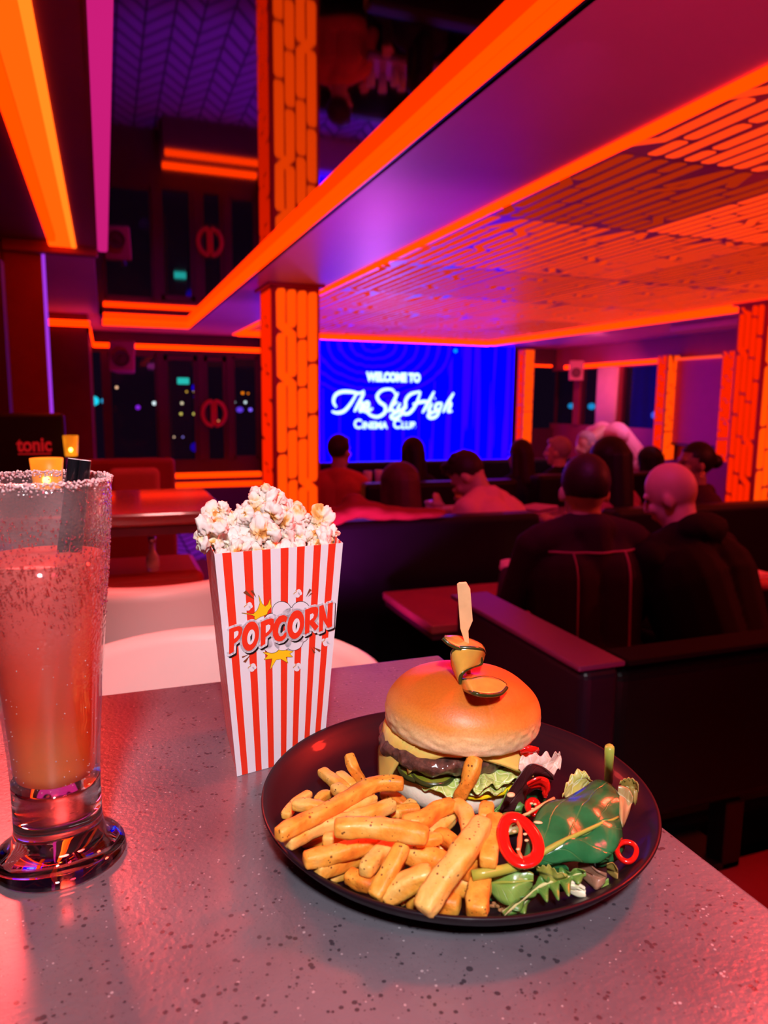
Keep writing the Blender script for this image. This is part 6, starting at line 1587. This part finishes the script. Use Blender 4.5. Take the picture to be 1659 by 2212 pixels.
leaf('spinach_leaf', 'dark folded underside of a spinach leaf below the big one', [((670,1040,.0270),(680,1046,.0265),(690,1052,.0255)), ((740,940,.0325),(780,1000,.0290),(800,1046,.0260)), ((840,905,.0345),(880,970,.0310),(920,1030,.0265)), ((960,915,.0335),(990,970,.0300),(1020,1005,.0265)), ((1050,985,.0290),(1055,990,.0288),(1060,995,.0285))], GRN, curl=.002)
# chilli rings
CHL = mat('red_chilli', (.72, .010, .006), .18, coat=.7, var=.12, vscale=90); CHI = mat('chilli_membrane', (.85, .16, .05), .4, sss=.2); SEED = mat('chilli_seed', (.85, .60, .30), .4)
def chilli(label, cx, cy, rx, ry, z, tz, tilt, wall_=.0017, h=.0028, seeds=0, mem=False):
    C0 = at(*sm(cx, cy), z=TZ + z); sc = .50/F/3.95*1.06
    t = thing('chilli_ring', label, 'chilli ring', C0, group='sliced red chilli on the salad')
    X = VS; Yv = Vector((VD.x*math.cos(tz), VD.y*math.cos(tz), math.sin(tz))); N = X.cross(Yv)
    ct, st_ = math.cos(tilt), math.sin(tilt); n = 56; rings = []
    prof = [(0, -h/2), (wall_*.6, -h/2), (wall_, -h*.25), (wall_, h*.25), (wall_*.6, h/2), (0, h/2), (-wall_*.5, h*.3), (-wall_*.5, -h*.3)]
    g = MB()
    for i in range(n):
        a = 2*PI*i/n; wb = 1 + .04*math.sin(3*a + cx)
        ring = []
        for dr, hh in prof:
            ex, ey = (rx*sc*wb + dr - wall_*.5)*math.cos(a), (ry*sc*wb + dr - wall_*.5)*math.sin(a)
            ring.append(X*(ex*ct - ey*st_) + Yv*(ex*st_ + ey*ct) + N*hh)
        rings.append(ring)
    V = [[g.bm.verts.new(p) for p in r] for r in rings]
    for i in range(n):
        for k in range(len(prof)): g.bm.faces.new((V[i][k], V[(i+1) % n][k], V[(i+1) % n][(k+1) % len(prof)], V[i][(k+1) % len(prof)]))
    g.build('flesh_ring', CHL, t, smooth=True)
    if mem:
        MB().tube([Yv*ry*sc*.92*s_ + X*rx*sc*.12*math.sin(s_*4) for s_ in (-1, -.5, 0, .5, 1)], [.0016, .0011, .0016, .001, .0014], 8).build('membrane', CHI, t, smooth=True)
    for k in range(seeds):
        a = k*1.9 + .5; MB().ell(X*rx*sc*.35*math.cos(a) + Yv*ry*sc*.45*math.sin(a) + N*.0012, (.0013, .0010, .0006), None, 2).build('seed', SEED, t, smooth=True)
    return t
chilli('big red chilli ring with membrane and seeds, standing in front of the spinach leaf', 405, 850, 128, 186, .0415, .42, .22, wall_=.0046, h=.0030, seeds=4, mem=True)
chilli('small red chilli ring above the big one, beside the spinach leaf', 520, 565, 48, 70, .026, .4, 0, wall_=.0028, h=.003, seeds=3)
chilli('loose red chilli ring at the right rim of the plate', 1318, 945, 72, 92, .0205, .35, -.5, wall_=.0020, h=.0030)
leaf('chilli_strip', 'jagged red chilli strip on the dark red leaf', [((470,385,.038),(475,392,.036),(480,400,.034)), ((560,330,.042),(570,360,.038),(590,392,.034)), ((640,345,.040),(630,390,.036),(600,420,.032)), ((655,420,.034),(635,430,.032),(600,440,.030)), ((628,485,.028),(624,486,.028),(620,487,.027))], CHL, cat='chilli', th=.0022, group=None)
leaf('chilli_strip', 'dark red pepper shred tucked under the right edge of the bun', [((410,95,.050),(410,110,.048),(415,130,.044)), ((450,70,.052),(460,90,.050),(465,140,.044)), ((500,60,.052),(520,90,.050),(500,150,.044)), ((560,90,.048),(565,95,.047),(560,110,.044))], CHL, cat='pepper', th=.002, group=None)
MB_ = MB().tube([at(*sm(370, 665), z=TZ+.026), at(*sm(480, 620), z=TZ+.030), at(*sm(600, 545), z=TZ+.033), at(*sm(700, 490), z=TZ+.034)], .0010, 8)
tag(MB_.build('leaf_stalk', mat('orange_thin_stalk', (.75, .40, .15), .4), smooth=True), 'thin orange leaf stalk running above the big chilli ring', 'stalk')
tag(MB().ell(at(*sm(330, 462), z=TZ+.036), (.0030, .0024, .0014), None, 2).build('chilli_seed', SEED, smooth=True), 'pale chilli seed on the dark red leaf', 'seed')
tag(MB().ell(at(*sm(562, 698), z=TZ+.042), (.0028, .0012, .0008), Matrix.Rotation(-.5, 3, 'Z'), 2).build('chilli_seed', SEED, smooth=True), 'pale chilli seed beside the top of the big chilli ring', 'seed')
g = MB(); q = at(*sm(230, 1410), z=TZ+.0085)
for i in range(14): g.ell(q + Vector((rg.uniform(-.004, .004), rg.uniform(-.003, .003), rg.uniform(-.001, .0015))), (.0016, .0012, .001), Matrix.Rotation(i, 3, 'Z'), 1)
tag(g.build('crispy_onion_crumb', mat('brown_crumb', (.30, .14, .05), .5, var=.3)), 'brown crispy crumb in front of the round pale green leaf', 'crumb')
